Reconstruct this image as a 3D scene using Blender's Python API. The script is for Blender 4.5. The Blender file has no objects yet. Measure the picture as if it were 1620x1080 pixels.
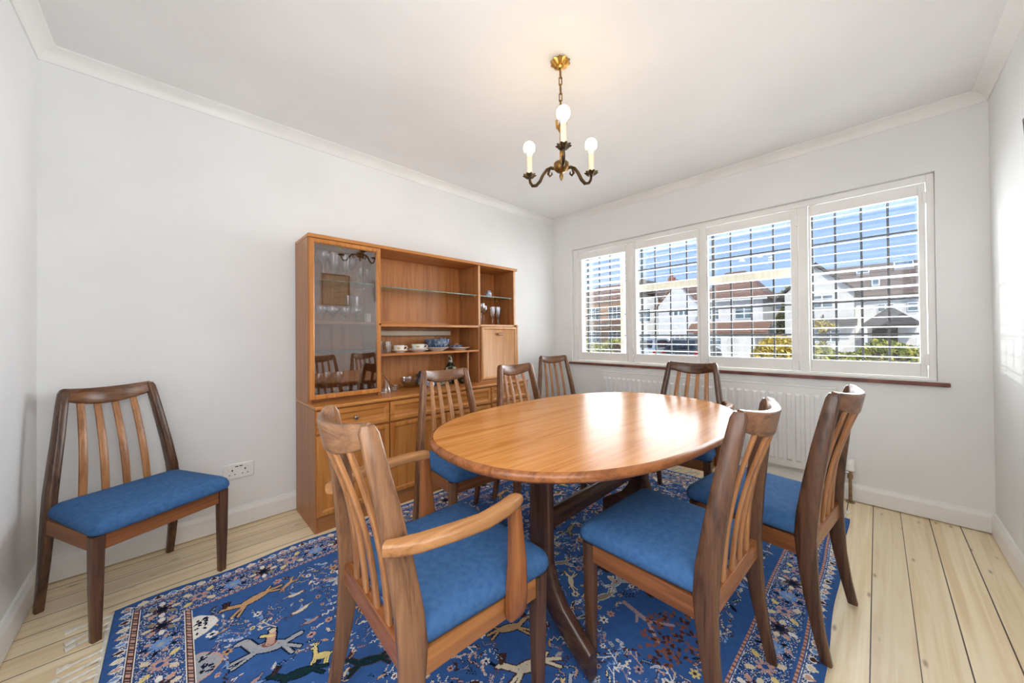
import bpy, bmesh, math, random
import numpy as np
from mathutils import Vector, Matrix

random.seed(7)
rng = np.random.default_rng(7)
PI = math.pi
scene = bpy.context.scene
COL = scene.collection

# ---------------------------------------------------------------- camera
CAM_Z = 1.1
FPX, YAW, PITCH, ROLL, CYP = 559.1532, 0.801, 0.0072, -0.0085, 526.5586
Fv = Vector((math.cos(YAW), math.sin(YAW), 0))
Rv = Vector((math.sin(YAW), -math.cos(YAW), 0))
Uv = Vector((0, 0, 1))
F2 = Fv * math.cos(PITCH) + Uv * math.sin(PITCH)
U2 = -Fv * math.sin(PITCH) + Uv * math.cos(PITCH)
R3 = Rv * math.cos(ROLL) + U2 * math.sin(ROLL)
U3 = -Rv * math.sin(ROLL) + U2 * math.cos(ROLL)
cam_data = bpy.data.cameras.new('camera')
cam = bpy.data.objects.new('camera', cam_data)
COL.objects.link(cam)
m4 = Matrix.Identity(4)
for i in range(3):
    m4[i][0] = R3[i]; m4[i][1] = U3[i]; m4[i][2] = -F2[i]
m4[2][3] = CAM_Z
cam.matrix_world = m4
cam_data.sensor_width = 36
cam_data.lens = FPX / 1620 * 36
cam_data.shift_y = -(540 - CYP) / 1620
cam_data.clip_start = 0.02
cam_data.clip_end = 300
scene.camera = cam

# ---------------------------------------------------------------- room numbers
XW, YC, XL, YR, ZC = 3.2146, 2.6117, -0.4257, -0.4383, 2.42
WY0, WY1, WZ0, WZ1 = -0.246, 2.357, 0.809, 2.043      # window opening in the window wall

# ---------------------------------------------------------------- view + light
scene.view_settings.view_transform = 'Standard'
scene.view_settings.look = 'None'
scene.view_settings.exposure = 1.15
scene.view_settings.gamma = 1.0
scene.view_settings.use_curve_mapping = False
try:
    scene.cycles.max_bounces = 14
    scene.cycles.diffuse_bounces = 7
    scene.cycles.glossy_bounces = 5
    scene.cycles.transparent_max_bounces = 40
    scene.cycles.transmission_bounces = 10
    scene.cycles.caustics_reflective = False
    scene.cycles.caustics_refractive = False
    scene.cycles.sample_clamp_indirect = 6.0
    scene.cycles.use_denoising = True
except Exception:
    pass

world = bpy.data.worlds.new('sky')
scene.world = world
world.use_nodes = True
wn = world.node_tree.nodes; wl = world.node_tree.links
wn.clear()
w_out = wn.new('ShaderNodeOutputWorld')
w_bg = wn.new('ShaderNodeBackground')
w_tc = wn.new('ShaderNodeTexCoord')
w_sep = wn.new('ShaderNodeSeparateXYZ')
w_rmp = wn.new('ShaderNodeValToRGB')
w_rmp.color_ramp.elements[0].position = 0.0
w_rmp.color_ramp.elements[0].color = (0.46, 0.66, 1.0, 1)
w_rmp.color_ramp.elements[1].position = 0.55
w_rmp.color_ramp.elements[1].color = (0.25, 0.46, 0.95, 1)
wl.new(w_tc.outputs['Generated'], w_sep.inputs[0])
wl.new(w_sep.outputs['Z'], w_rmp.inputs[0])
wl.new(w_rmp.outputs[0], w_bg.inputs['Color'])
w_bg.inputs['Strength'].default_value = 0.50
wl.new(w_bg.outputs[0], w_out.inputs[0])

def add_light(name, kind, loc, direction, energy, color=(1, 1, 1), **kw):
    d = bpy.data.lights.new(name, kind)
    d.energy = energy
    d.color = color
    for k, v in kw.items():
        setattr(d, k, v)
    o = bpy.data.objects.new(name, d)
    COL.objects.link(o)
    o.location = loc
    o.rotation_euler = Vector(direction).to_track_quat('-Z', 'Y').to_euler()
    return o

# the sun stands behind our own house and lights the fronts across the street
add_light('sun', 'SUN', (0, 0, 30), (0.62, 0.30, -0.60), 1.5, (1.0, 0.95, 0.87), angle=0.009)
# daylight of the open sky and sunlit street, coming in through the whole window
add_light('window_daylight', 'AREA', (4.05, 1.90, 1.55), (-1, 0, -0.08), 300.0, (0.93, 0.965, 1.0),
          shape='RECTANGLE', size=6.0, size_y=2.2)
# added fill lamp against the left wall beside the camera, no opening behind it
add_light('doorway_daylight', 'AREA', (XL + 0.03, 0.35, 1.12), (1, -0.1, -0.12), 11.5, (0.97, 0.985, 1.0),
          shape='RECTANGLE', size=1.2, size_y=2.0)
# second added fill lamp, against the right wall behind the camera
add_light('garden_door_daylight', 'AREA', (0.10, YR + 0.03, 1.12), (-0.05, 1, -0.15), 10.0, (0.97, 0.985, 1.0),
          shape='RECTANGLE', size=0.9, size_y=2.0)
# sunlight thrown back by the panes of the house opposite, grazing the right wall
add_light('sun_glint', 'SPOT', (6.6, 3.75, 1.16), (-0.618, -0.785, 0.0005), 300.0, (1.0, 0.97, 0.92),
          spot_size=math.radians(14), spot_blend=0.3, shadow_soft_size=0.02)

# ---------------------------------------------------------------- materials
def lin(c):
    r = []
    for v in c[:3]:
        v = v / 255.0
        r.append(v / 12.92 if v <= 0.04045 else ((v + 0.055) / 1.055) ** 2.4)
    return (r[0], r[1], r[2], 1.0)

MATS = {}
def base_mat(name, color=(200, 200, 200), rough=0.5, metal=0.0, spec=0.5):
    m = bpy.data.materials.new(name)
    m.use_nodes = True
    b = m.node_tree.nodes['Principled BSDF']
    b.inputs['Base Color'].default_value = lin(color)
    b.inputs['Roughness'].default_value = rough
    b.inputs['Metallic'].default_value = metal
    b.inputs['Specular IOR Level'].default_value = spec
    return m

def noisy(name, c1, c2, scale=8.0, rough=0.5, metal=0.0, spec=0.5, stretch=(1, 1, 1), detail=4.0, lo=0.35, hi=0.65, bump=0.0):
    """paint, cloth, metal: two close tones mixed by a noise in object space"""
    if name in MATS: return MATS[name]
    m = base_mat(name, c1, rough, metal, spec)
    n = m.node_tree.nodes; l = m.node_tree.links; b = n['Principled BSDF']
    tc = n.new('ShaderNodeTexCoord'); mp = n.new('ShaderNodeMapping')
    mp.inputs['Scale'].default_value = stretch
    nz = n.new('ShaderNodeTexNoise'); nz.inputs['Scale'].default_value = scale; nz.inputs['Detail'].default_value = detail
    rp = n.new('ShaderNodeValToRGB')
    rp.color_ramp.elements[0].position = lo; rp.color_ramp.elements[0].color = lin(c1)
    rp.color_ramp.elements[1].position = hi; rp.color_ramp.elements[1].color = lin(c2)
    l.new(tc.outputs['Object'], mp.inputs[0]); l.new(mp.outputs[0], nz.inputs['Vector'])
    l.new(nz.outputs['Fac'], rp.inputs[0]); l.new(rp.outputs[0], b.inputs['Base Color'])
    if bump:
        bp = n.new('ShaderNodeBump'); bp.inputs['Strength'].default_value = bump; bp.inputs['Distance'].default_value = 0.002
        l.new(nz.outputs['Fac'], bp.inputs['Height']); l.new(bp.outputs[0], b.inputs['Normal'])
    MATS[name] = m
    return m

WOODS = {
    'cabinet':  ((164, 98, 42), (196, 132, 68), 0.30),
    'carcass':  ((148, 92, 50), (172, 116, 68), 0.38),
    'backing':  ((164, 100, 52), (196, 132, 76), 0.36),
    'bar':      ((184, 130, 80), (206, 152, 100), 0.35),
    'tabletop': ((174, 110, 52), (200, 140, 80), 0.22),
    'rim':      ((118, 68, 34), (158, 98, 54), 0.25),
    'base':     ((56, 37, 29), (82, 55, 42), 0.25),
    'chair':    ((60, 39, 29), (104, 71, 50), 0.27),
    'chairmid': ((88, 56, 38), (138, 96, 66), 0.27),  # paler chair wood, light put into the colour
    'carver':   ((98, 67, 46), (146, 105, 73), 0.27),
    'rail':     ((140, 88, 46), (172, 114, 64), 0.32),
    'raildark': ((112, 66, 36), (144, 90, 52), 0.32),  # rail wood darkened to carry the shade on the plain chairs
    'slat':     ((138, 90, 54), (182, 128, 82), 0.28),
    'arm':      ((132, 88, 52), (174, 124, 78), 0.24),
}
def wood(kind, axis='z'):
    key = 'wood_%s_%s' % (kind, axis)
    if key in MATS: return MATS[key]
    c1, c2, rough = WOODS[kind]
    m = base_mat(key, c1, rough, 0, 0.05 if kind == 'tabletop' else 0.5)
    n = m.node_tree.nodes; l = m.node_tree.links; b = n['Principled BSDF']
    tc = n.new('ShaderNodeTexCoord'); mp = n.new('ShaderNodeMapping')
    s = {'x': (1.7, 30, 30), 'y': (30, 1.7, 30), 'z': (30, 30, 1.7)}[axis]
    mp.inputs['Scale'].default_value = s
    oi = n.new('ShaderNodeObjectInfo')
    off = n.new('ShaderNodeVectorMath'); off.operation = 'SCALE'; off.inputs[0].default_value = (3.1, 5.7, 2.3)
    add = n.new('ShaderNodeVectorMath'); add.operation = 'ADD'
    l.new(oi.outputs['Random'], off.inputs['Scale'])
    l.new(tc.outputs['Object'], add.inputs[0]); l.new(off.outputs[0], add.inputs[1])
    l.new(add.outputs[0], mp.inputs[0])
    nz = n.new('ShaderNodeTexNoise'); nz.inputs['Scale'].default_value = 1.0
    nz.inputs['Detail'].default_value = 6; nz.inputs['Distortion'].default_value = 0.9
    fine = n.new('ShaderNodeTexNoise'); fine.inputs['Scale'].default_value = 6.0; fine.inputs['Detail'].default_value = 3
    l.new(mp.outputs[0], nz.inputs['Vector']); l.new(mp.outputs[0], fine.inputs['Vector'])
    mx = n.new('ShaderNodeMath'); mx.operation = 'MULTIPLY_ADD'; mx.inputs[1].default_value = 0.35
    l.new(fine.outputs['Fac'], mx.inputs[0]); l.new(nz.outputs['Fac'], mx.inputs[2])
    rp = n.new('ShaderNodeValToRGB')
    rp.color_ramp.elements[0].position = 0.50; rp.color_ramp.elements[0].color = lin(c1)
    rp.color_ramp.elements[1].position = 0.86; rp.color_ramp.elements[1].color = lin(c2)
    mid = rp.color_ramp.elements.new(0.66)
    mid.color = tuple(0.45 * a + 0.55 * c for a, c in zip(lin(c1), lin(c2)))
    l.new(mx.outputs[0], rp.inputs[0]); l.new(rp.outputs[0], b.inputs['Base Color'])
    MATS[key] = m
    return m

def clear_glass(name, tint=(1, 1, 1), body=0.96, f_lo=0.03, f_hi=0.6, rough=0.02):
    """thin glass: mostly lets light through, mirrors more at grazing angles"""
    if name in MATS: return MATS[name]
    m = bpy.data.materials.new(name); m.use_nodes = True
    n = m.node_tree.nodes; l = m.node_tree.links; n.clear()
    o = n.new('ShaderNodeOutputMaterial'); t = n.new('ShaderNodeBsdfTransparent'); g = n.new('ShaderNodeBsdfGlossy')
    t.inputs[0].default_value = (tint[0] * body, tint[1] * body, tint[2] * body, 1)
    g.inputs['Roughness'].default_value = rough
    lw = n.new('ShaderNodeLayerWeight'); lw.inputs['Blend'].default_value = 0.35
    mr = n.new('ShaderNodeMapRange'); mr.inputs['To Min'].default_value = f_lo; mr.inputs['To Max'].default_value = f_hi
    nz = n.new('ShaderNodeTexNoise'); nz.inputs['Scale'].default_value = 3.0
    ad = n.new('ShaderNodeMath'); ad.operation = 'MULTIPLY_ADD'; ad.inputs[1].default_value = 0.01
    mx = n.new('ShaderNodeMixShader')
    l.new(lw.outputs['Facing'], mr.inputs['Value']); l.new(nz.outputs['Fac'], ad.inputs[0]); l.new(mr.outputs[0], ad.inputs[2])
    l.new(ad.outputs[0], mx.inputs[0]); l.new(t.outputs[0], mx.inputs[1]); l.new(g.outputs[0], mx.inputs[2])
    l.new(mx.outputs[0], o.inputs[0])
    MATS[name] = m
    return m

PANE = clear_glass('pane_glass', (0.99, 1.0, 0.995), 0.97, 0.02, 0.5)
SMOKED = clear_glass('smoked_glass', (0.88, 0.86, 0.87), 1.0, 0.135, 0.75, 0.0)
SHELFGLASS = clear_glass('shelf_glass', (0.90, 0.97, 0.95), 0.97, 0.04, 0.55)
CRYSTAL = clear_glass('crystal', (0.98, 0.99, 1.0), 0.97, 0.13, 0.70, 0.035)
WALL = noisy('wall_paint', (228, 229, 229), (233, 234, 234), 2.0, 0.75, spec=0.2)
CEIL = noisy('ceiling_paint', (230, 230, 229), (235, 235, 234), 2.0, 0.75, spec=0.2)
TRIM = noisy('white_gloss', (228, 228, 226), (236, 236, 234), 3.0, 0.35)
SHUT = noisy('shutter_white', (232, 232, 230), (240, 240, 238), 3.0, 0.4)
ENAMEL = noisy('radiator_enamel', (226, 227, 226), (234, 234, 233), 3.0, 0.35)
UPVC = noisy('cream_window_frame', (206, 201, 184), (218, 213, 198), 6.0, 0.45, stretch=(1, 8, 1))
LEAD = noisy('window_lead', (46, 46, 48), (70, 70, 72), 30, 0.5)
SILLRED = noisy('red_tile_sill', (92, 50, 42), (128, 78, 66), 14, 0.4)
FABRIC = noisy('blue_velour', (54, 92, 138), (68, 106, 152), 60, 0.85, spec=0.15, detail=9, lo=0.32, hi=0.70, bump=0.15)
BRONZE = noisy('dark_bronze', (58, 44, 30), (98, 76, 46), 40, 0.42, 0.8)
GILT = noisy('gilt_brass', (170, 122, 52), (206, 160, 84), 40, 0.32, 0.9)
ANTIQUE = noisy('antique_brass', (104, 78, 42), (156, 118, 64), 34, 0.42, 0.85)
STEELKNOB = noisy('aged_knob', (118, 102, 84), (150, 134, 112), 30, 0.3, 0.8)
SLEEVE = noisy('ivory_sleeve', (226, 216, 190), (238, 230, 208), 20, 0.4)
PLASTIC = noisy('white_plastic', (234, 234, 232), (240, 240, 238), 4, 0.3)
BLACK = noisy('black_slot', (22, 22, 22), (34, 34, 34), 20, 0.6)
CHROME = noisy('chrome', (190, 190, 190), (214, 214, 214), 20, 0.18, 1.0)
COPPER = noisy('old_copper', (128, 100, 74), (162, 130, 100), 30, 0.4, 0.5)
CHINA = noisy('white_china', (224, 220, 212), (234, 231, 224), 12, 0.2)
BLUECHINA = noisy('blue_and_white_china', (58, 80, 116), (166, 180, 196), 70, 0.2, lo=0.46, hi=0.62, stretch=(1, 1, 0.16))
PALEBLUE = noisy('pale_blue_china', (120, 140, 190), (226, 230, 238), 46, 0.2, lo=0.44, hi=0.56)
CELADON = noisy('celadon_plate', (150, 158, 138), (206, 206, 186), 18, 0.25)
DARKBLUE = noisy('dark_blue_glaze', (34, 52, 70), (64, 84, 100), 14, 0.22)
VASEGREEN = noisy('green_figured_glaze', (22, 40, 34), (206, 198, 172), 26, 0.2, lo=0.52, hi=0.66)
BROWNNUT = noisy('brown_shell', (140, 84, 44), (168, 108, 62), 20, 0.45)
SILVER = noisy('silver', (184, 184, 186), (214, 214, 214), 14, 0.18, 1.0)
STRIPLAMP = noisy('pale_strip', (196, 180, 156), (210, 196, 174), 10, 0.5)
IVORY = noisy('ivory_block', (232, 224, 200), (240, 233, 214), 10, 0.5)
FRINGE = noisy('cotton_fringe', (206, 202, 192), (228, 225, 216), 60, 0.9, spec=0.1)
PICTAN = noisy('tan_mount', (196, 172, 138), (210, 188, 156), 6, 0.7)
PICFRAME = noisy('gilt_frame', (136, 98, 54), (168, 126, 74), 20, 0.4)
DARKFRAME = noisy('dark_frame', (56, 54, 52), (80, 78, 76), 12, 0.4)
SKETCH = noisy('sketch_lines', (120, 96, 70), (146, 120, 92), 20, 0.8)
GOLDLEAF = noisy('gilt_decoration', (150, 120, 70), (180, 150, 90), 40, 0.3, 0.3)

def emission(name, color, strength):
    m = bpy.data.materials.new(name); m.use_nodes = True
    n = m.node_tree.nodes; l = m.node_tree.links; n.clear()
    o = n.new('ShaderNodeOutputMaterial'); e = n.new('ShaderNodeEmission')
    e.inputs[0].default_value = color; e.inputs[1].default_value = strength
    l.new(e.outputs[0], o.inputs[0])
    return m
BULB = emission('lit_bulb', (1.0, 0.64, 0.22, 1), 11.5)

# pine floor
def floor_material():
    m = base_mat('pine_boards', (225, 200, 155), 0.36, 0, 0.5)
    n = m.node_tree.nodes; l = m.node_tree.links; b = n['Principled BSDF']
    tc = n.new('ShaderNodeTexCoord'); sp = n.new('ShaderNodeSeparateXYZ')
    l.new(tc.outputs['Object'], sp.inputs[0])
    def math_(op, a=None, c=None, va=None, vc=None):
        x = n.new('ShaderNodeMath'); x.operation = op
        if a is not None: l.new(a, x.inputs[0])
        elif va is not None: x.inputs[0].default_value = va
        if c is not None: l.new(c, x.inputs[1])
        elif vc is not None: x.inputs[1].default_value = vc
        return x.outputs[0]
    yy = math_('ADD', sp.outputs['Y'], vc=0.317 + 0.1145 * 10)
    u = math_('DIVIDE', yy, vc=0.1145)
    idx = math_('FLOOR', u); fr = math_('FRACT', u)
    edge = math_('MINIMUM', fr, math_('SUBTRACT', None, fr, va=1.0))
    wn_ = n.new('ShaderNodeTexWhiteNoise'); wn_.noise_dimensions = '1D'
    l.new(idx, wn_.inputs['W'])
    # every joint opens by its own amount
    gw = n.new('ShaderNodeMapRange'); gw.inputs['To Min'].default_value = 0.008; gw.inputs['To Max'].default_value = 0.026
    l.new(wn_.outputs['Value'], gw.inputs['Value'])
    gap = math_('LESS_THAN', edge, gw.outputs[0])
    cmb = n.new('ShaderNodeCombineXYZ')
    xo = math_('MULTIPLY_ADD', wn_.outputs['Value'], vc=17.0)
    xo_node = xo.node; l.new(sp.outputs['X'], xo_node.inputs[2])
    l.new(xo, cmb.inputs[0]); l.new(sp.outputs['Y'], cmb.inputs[1]); l.new(idx, cmb.inputs[2])
    mp = n.new('ShaderNodeMapping'); mp.inputs['Scale'].default_value = (1.1, 26, 1)
    l.new(cmb.outputs[0], mp.inputs[0])
    nz = n.new('ShaderNodeTexNoise'); nz.inputs['Scale'].default_value = 1.0; nz.inputs['Detail'].default_value = 5; nz.inputs['Distortion'].default_value = 1.4
    l.new(mp.outputs[0], nz.inputs['Vector'])
    rp = n.new('ShaderNodeValToRGB')
    rp.color_ramp.elements[0].position = 0.30; rp.color_ramp.elements[0].color = lin((230, 205, 164))
    rp.color_ramp.elements[1].position = 0.62; rp.color_ramp.elements[1].color = lin((247, 230, 197))
    l.new(nz.outputs['Fac'], rp.inputs[0])
    # knots and nail marks
    mk = n.new('ShaderNodeMapping'); mk.inputs['Scale'].default_value = (5.0, 16.0, 1)
    l.new(cmb.outputs[0], mk.inputs[0])
    vo = n.new('ShaderNodeTexVoronoi'); vo.inputs['Scale'].default_value = 1.0
    l.new(mk.outputs[0], vo.inputs['Vector'])
    kr = n.new('ShaderNodeMapRange'); kr.inputs['From Min'].default_value = 0.03; kr.inputs['From Max'].default_value = 0.14
    kr.inputs['To Min'].default_value = 0.75; kr.inputs['To Max'].default_value = 0.0
    l.new(vo.outputs['Distance'], kr.inputs['Value'])
    mixk = n.new('ShaderNodeMixRGB'); mixk.inputs[2].default_value = lin((138, 102, 66))
    l.new(kr.outputs[0], mixk.inputs[0]); l.new(rp.outputs[0], mixk.inputs[1])
    tone = n.new('ShaderNodeMixRGB'); tone.blend_type = 'MULTIPLY'; tone.inputs[0].default_value = 1.0
    tr = n.new('ShaderNodeMapRange'); tr.inputs['To Min'].default_value = 0.88; tr.inputs['To Max'].default_value = 1.05
    l.new(wn_.outputs['Value'], tr.inputs['Value'])
    tcol = n.new('ShaderNodeCombineXYZ')
    for k in range(3): l.new(tr.outputs[0], tcol.inputs[k])
    l.new(mixk.outputs[0], tone.inputs[1]); l.new(tcol.outputs[0], tone.inputs[2])
    mg = n.new('ShaderNodeMixRGB'); mg.inputs[2].default_value = lin((74, 54, 36))
    l.new(gap, mg.inputs[0]); l.new(tone.outputs[0], mg.inputs[1])
    l.new(mg.outputs[0], b.inputs['Base Color'])
    return m

# ---------------------------------------------------------------- mesh helpers
class MB:
    def __init__(self): self.bm = bmesh.new()
    def box(self, x0, x1, y0, y1, z0, z1):
        v = [self.bm.verts.new(p) for p in ((x0, y0, z0), (x1, y0, z0), (x1, y1, z0), (x0, y1, z0), (x0, y0, z1), (x1, y0, z1), (x1, y1, z1), (x0, y1, z1))]
        for f in ((3, 2, 1, 0), (4, 5, 6, 7), (0, 1, 5, 4), (1, 2, 6, 5), (2, 3, 7, 6), (3, 0, 4, 7)):
            self.bm.faces.new([v[i] for i in f])
        return self
    def poly(self, pts, faces):
        v = [self.bm.verts.new(p) for p in pts]
        for f in faces: self.bm.faces.new([v[i] for i in f])
        return self
    def prism(self, outline, axis, a0, a1):
        """outline: 2-D points; extruded along an axis from a0 to a1"""
        def p3(p, a):
            return {'x': (a, p[0], p[1]), 'y': (p[0], a, p[1]), 'z': (p[0], p[1], a)}[axis]
        A = [self.bm.verts.new(p3(p, a0)) for p in outline]
        B = [self.bm.verts.new(p3(p, a1)) for p in outline]
        n = len(outline)
        self.bm.faces.new(A); self.bm.faces.new(B[::-1])
        for i in range(n):
            self.bm.faces.new([A[i], B[i], B[(i + 1) % n], A[(i + 1) % n]])
        return self
    def rings(self, rings, cap0=True, cap1=True, closed=False):
        R = [[self.bm.verts.new(p) for p in r] for r in rings]
        n = len(R[0])
        for a, b in zip(R[:-1], R[1:]):
            for i in range(n):
                self.bm.faces.new([a[i], a[(i + 1) % n], b[(i + 1) % n], b[i]])
        if closed:
            a, b = R[-1], R[0]
            for i in range(n):
                self.bm.faces.new([a[i], a[(i + 1) % n], b[(i + 1) % n], b[i]])
        else:
            if cap0: self.bm.faces.new(R[0][::-1])
            if cap1: self.bm.faces.new(R[-1])
        return self
    def tube(self, path, radius, n=10, closed=False, flat=1.0):
        P = [Vector(p) for p in path]
        rad = radius if isinstance(radius, (list, tuple)) else [radius] * len(P)
        rr = []
        prev = None
        for i, p in enumerate(P):
            if closed: t = P[(i + 1) % len(P)] - P[i - 1]
            else: t = P[min(i + 1, len(P) - 1)] - P[max(i - 1, 0)]
            t.normalize()
            if prev is None:
                ref = Vector((0, 0, 1)) if abs(t.z) < 0.9 else Vector((1, 0, 0))
                u = t.cross(ref).normalized()
            else:
                u = (prev - t * prev.dot(t)).normalized()
            prev = u
            w = t.cross(u)
            rr.append([tuple(p + (u * math.cos(2 * PI * k / n) + w * flat * math.sin(2 * PI * k / n)) * rad[i]) for k in range(n)])
        return self.rings(rr, closed=closed)
    def lathe(self, prof, c=(0, 0, 0), n=24, rot=None):
        """prof: (radius, z) pairs bottom to top"""
        rr = []
        for r, z in prof:
            ring = []
            for k in range(n):
                p = Vector((max(r, 1e-4) * math.cos(2 * PI * k / n), max(r, 1e-4) * math.sin(2 * PI * k / n), z))
                if rot is not None: p = rot @ p
                ring.append(tuple(p + Vector(c)))
            rr.append(ring)
        return self.rings(rr)
    def sweep(self, st, ch=0.25, up=None):
        """st: (centre, side vector, other vector, width, height); a chamfered rectangular section"""
        rr = []
        for c, s, o, w, h in st:
            c = Vector(c); s = Vector(s).normalized(); o = Vector(o).normalized()
            k = min(w, h) * ch
            pts = []
            for sx, sy in ((1, 1), (-1, 1), (-1, -1), (1, -1)):
                a = (sx * (w / 2), sy * (h / 2 - k)); b2 = (sx * (w / 2 - k), sy * (h / 2)); m_ = (sx * (w / 2 - .3 * k), sy * (h / 2 - .3 * k))
                pts += [a, m_, b2] if sx * sy > 0 else [b2, m_, a]
            rr.append([tuple(c + s * p[0] + o * p[1]) for p in pts])
        return self.rings(rr)
    def build(self, name, mat, parent=None, bevel=0.0, seg=2, sharp=38, loc=None):
        bm = self.bm
        bmesh.ops.recalc_face_normals(bm, faces=bm.faces)
        lim = math.radians(sharp)
        for f in bm.faces: f.smooth = True
        for e in bm.edges:
            e.smooth = e.calc_face_angle(0.0) < lim if len(e.link_faces) == 2 else False
        me = bpy.data.meshes.new(name)
        bm.to_mesh(me); bm.free()
        o = bpy.data.objects.new(name, me)
        COL.objects.link(o)
        if mat is not None:
            for mm in (mat if isinstance(mat, (list, tuple)) else [mat]): me.materials.append(mm)
        if parent is not None: o.parent = parent
        if loc is not None: o.location = loc
        if bevel:
            b = o.modifiers.new('edge', 'BEVEL'); b.width = bevel; b.segments = seg; b.limit_method = 'ANGLE'; b.angle_limit = math.radians(40)
        return o

def tag(o, label, cat, group=None, kind=None):
    o['label'] = label; o['category'] = cat
    if group: o['group'] = group
    if kind: o['kind'] = kind
    return o
def thing(name, label, cat, loc=(0, 0, 0), rot=0.0, group=None):
    o = bpy.data.objects.new(name, None); COL.objects.link(o)
    o.empty_display_size = 0.1
    o.location = loc; o.rotation_euler = (0, 0, rot)
    return tag(o, label, cat, group)
def struct(name, mb, mat, parent=None, bevel=0.0, **k):
    o = mb.build(name, mat, parent, bevel, **k)
    if parent is None: o['kind'] = 'structure'
    return o
def copy_tree(o, parent=None):
    c = o.copy(); COL.objects.link(c)
    if parent is not None: c.parent = parent
    for ch in list(o.children): copy_tree(ch, c)
    return c

# ================================================================ SETTING
T = 0.15
struct('floor', MB().box(XL - T, XW + T, YR - T, YC + T, -0.12, 0.0), floor_material())
struct('ceiling', MB().box(XL - T, XW + 0.30, YR - T, YC + T, ZC, ZC + 0.15), CEIL)
struct('wall_back', MB().box(XL - T, XW + T, YC, YC + T, 0, ZC), WALL)
struct('wall_left', MB().box(XL - T, XL, YR - T, YC, 0, ZC), WALL)
struct('wall_right', MB().box(XL, XW + T, YR - T, YR, 0, ZC), WALL)
WT = 0.24
wb = MB()
wb.box(XW, XW + WT, YR, YC, 0, WZ0 - 0.028)
wb.box(XW, XW + WT, YR, YC, WZ1, ZC)
wb.box(XW, XW + WT, WY1, YC, WZ0 - 0.028, WZ1)
wb.box(XW, XW + WT, YR, WY0, WZ0 - 0.028, WZ1)
struct('wall_window', wb, WALL)

def cornice(name, p, q, nx, ny):
    """coved plaster cornice from p to q, (nx, ny) pointing into the room"""
    prof = [(0.0, -0.060), (0.006, -0.060), (0.010, -0.052), (0.014, -0.040), (0.024, -0.026), (0.040, -0.014), (0.052, -0.010), (0.060, -0.006), (0.060, 0.0), (0.0, 0.0)]
    dx, dy = q[0] - p[0], q[1] - p[1]; L = math.hypot(dx, dy); dx /= L; dy /= L
    rr = []
    for base, sgn in ((p, 1), (q, -1)):
        rr.append([(base[0] + nx * a + dx * a * sgn, base[1] + ny * a + dy * a * sgn, ZC + b) for a, b in prof])
    struct(name, MB().rings(rr), TRIM)
cornice('trim_1', (XL, YC), (XW, YC), 0, -1)
cornice('trim_2', (XW, YC), (XW, YR), -1, 0)
cornice('trim_3', (XW, YR), (XL, YR), 0, 1)
cornice('trim_4', (XL, YR), (XL, YC), 1, 0)
def skirting(name, p, q, nx, ny):
    prof = [(0.0, 0.007), (0.018, 0.007), (0.018, 0.085), (0.016, 0.094), (0.011, 0.102), (0.008, 0.112), (0.0, 0.116)]
    dx, dy = q[0] - p[0], q[1] - p[1]; L = math.hypot(dx, dy); dx /= L; dy /= L
    rr = []
    for base, sgn in ((p, 1), (q, -1)):
        rr.append([(base[0] + nx * a + dx * a * sgn, base[1] + ny * a + dy * a * sgn, b) for a, b in prof])
    struct(name, MB().rings(rr), TRIM)
skirting('baseboard_back', (XL, YC), (XW, YC), 0, -1)
skirting('baseboard_window', (XW, YC), (XW, YR), -1, 0)
skirting('baseboard_right', (XW, YR), (XL, YR), 0, 1)
skirting('baseboard_left', (XL, YR), (XL, YC), 1, 0)

# window sill: white board with a red tiled nosing
sill = struct('trim_5', MB().box(XW - 0.004, XW + WT, WY0, WY1, WZ0 - 0.0279, WZ0), TRIM)
sill['label'] = 'white inner window sill board'
struct('sill_nosing', MB().box(XW - 0.030, XW - 0.0005, -0.290, 2.385, WZ0 - 0.026, WZ0 - 0.003), SILLRED, sill, 0.004)

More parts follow.
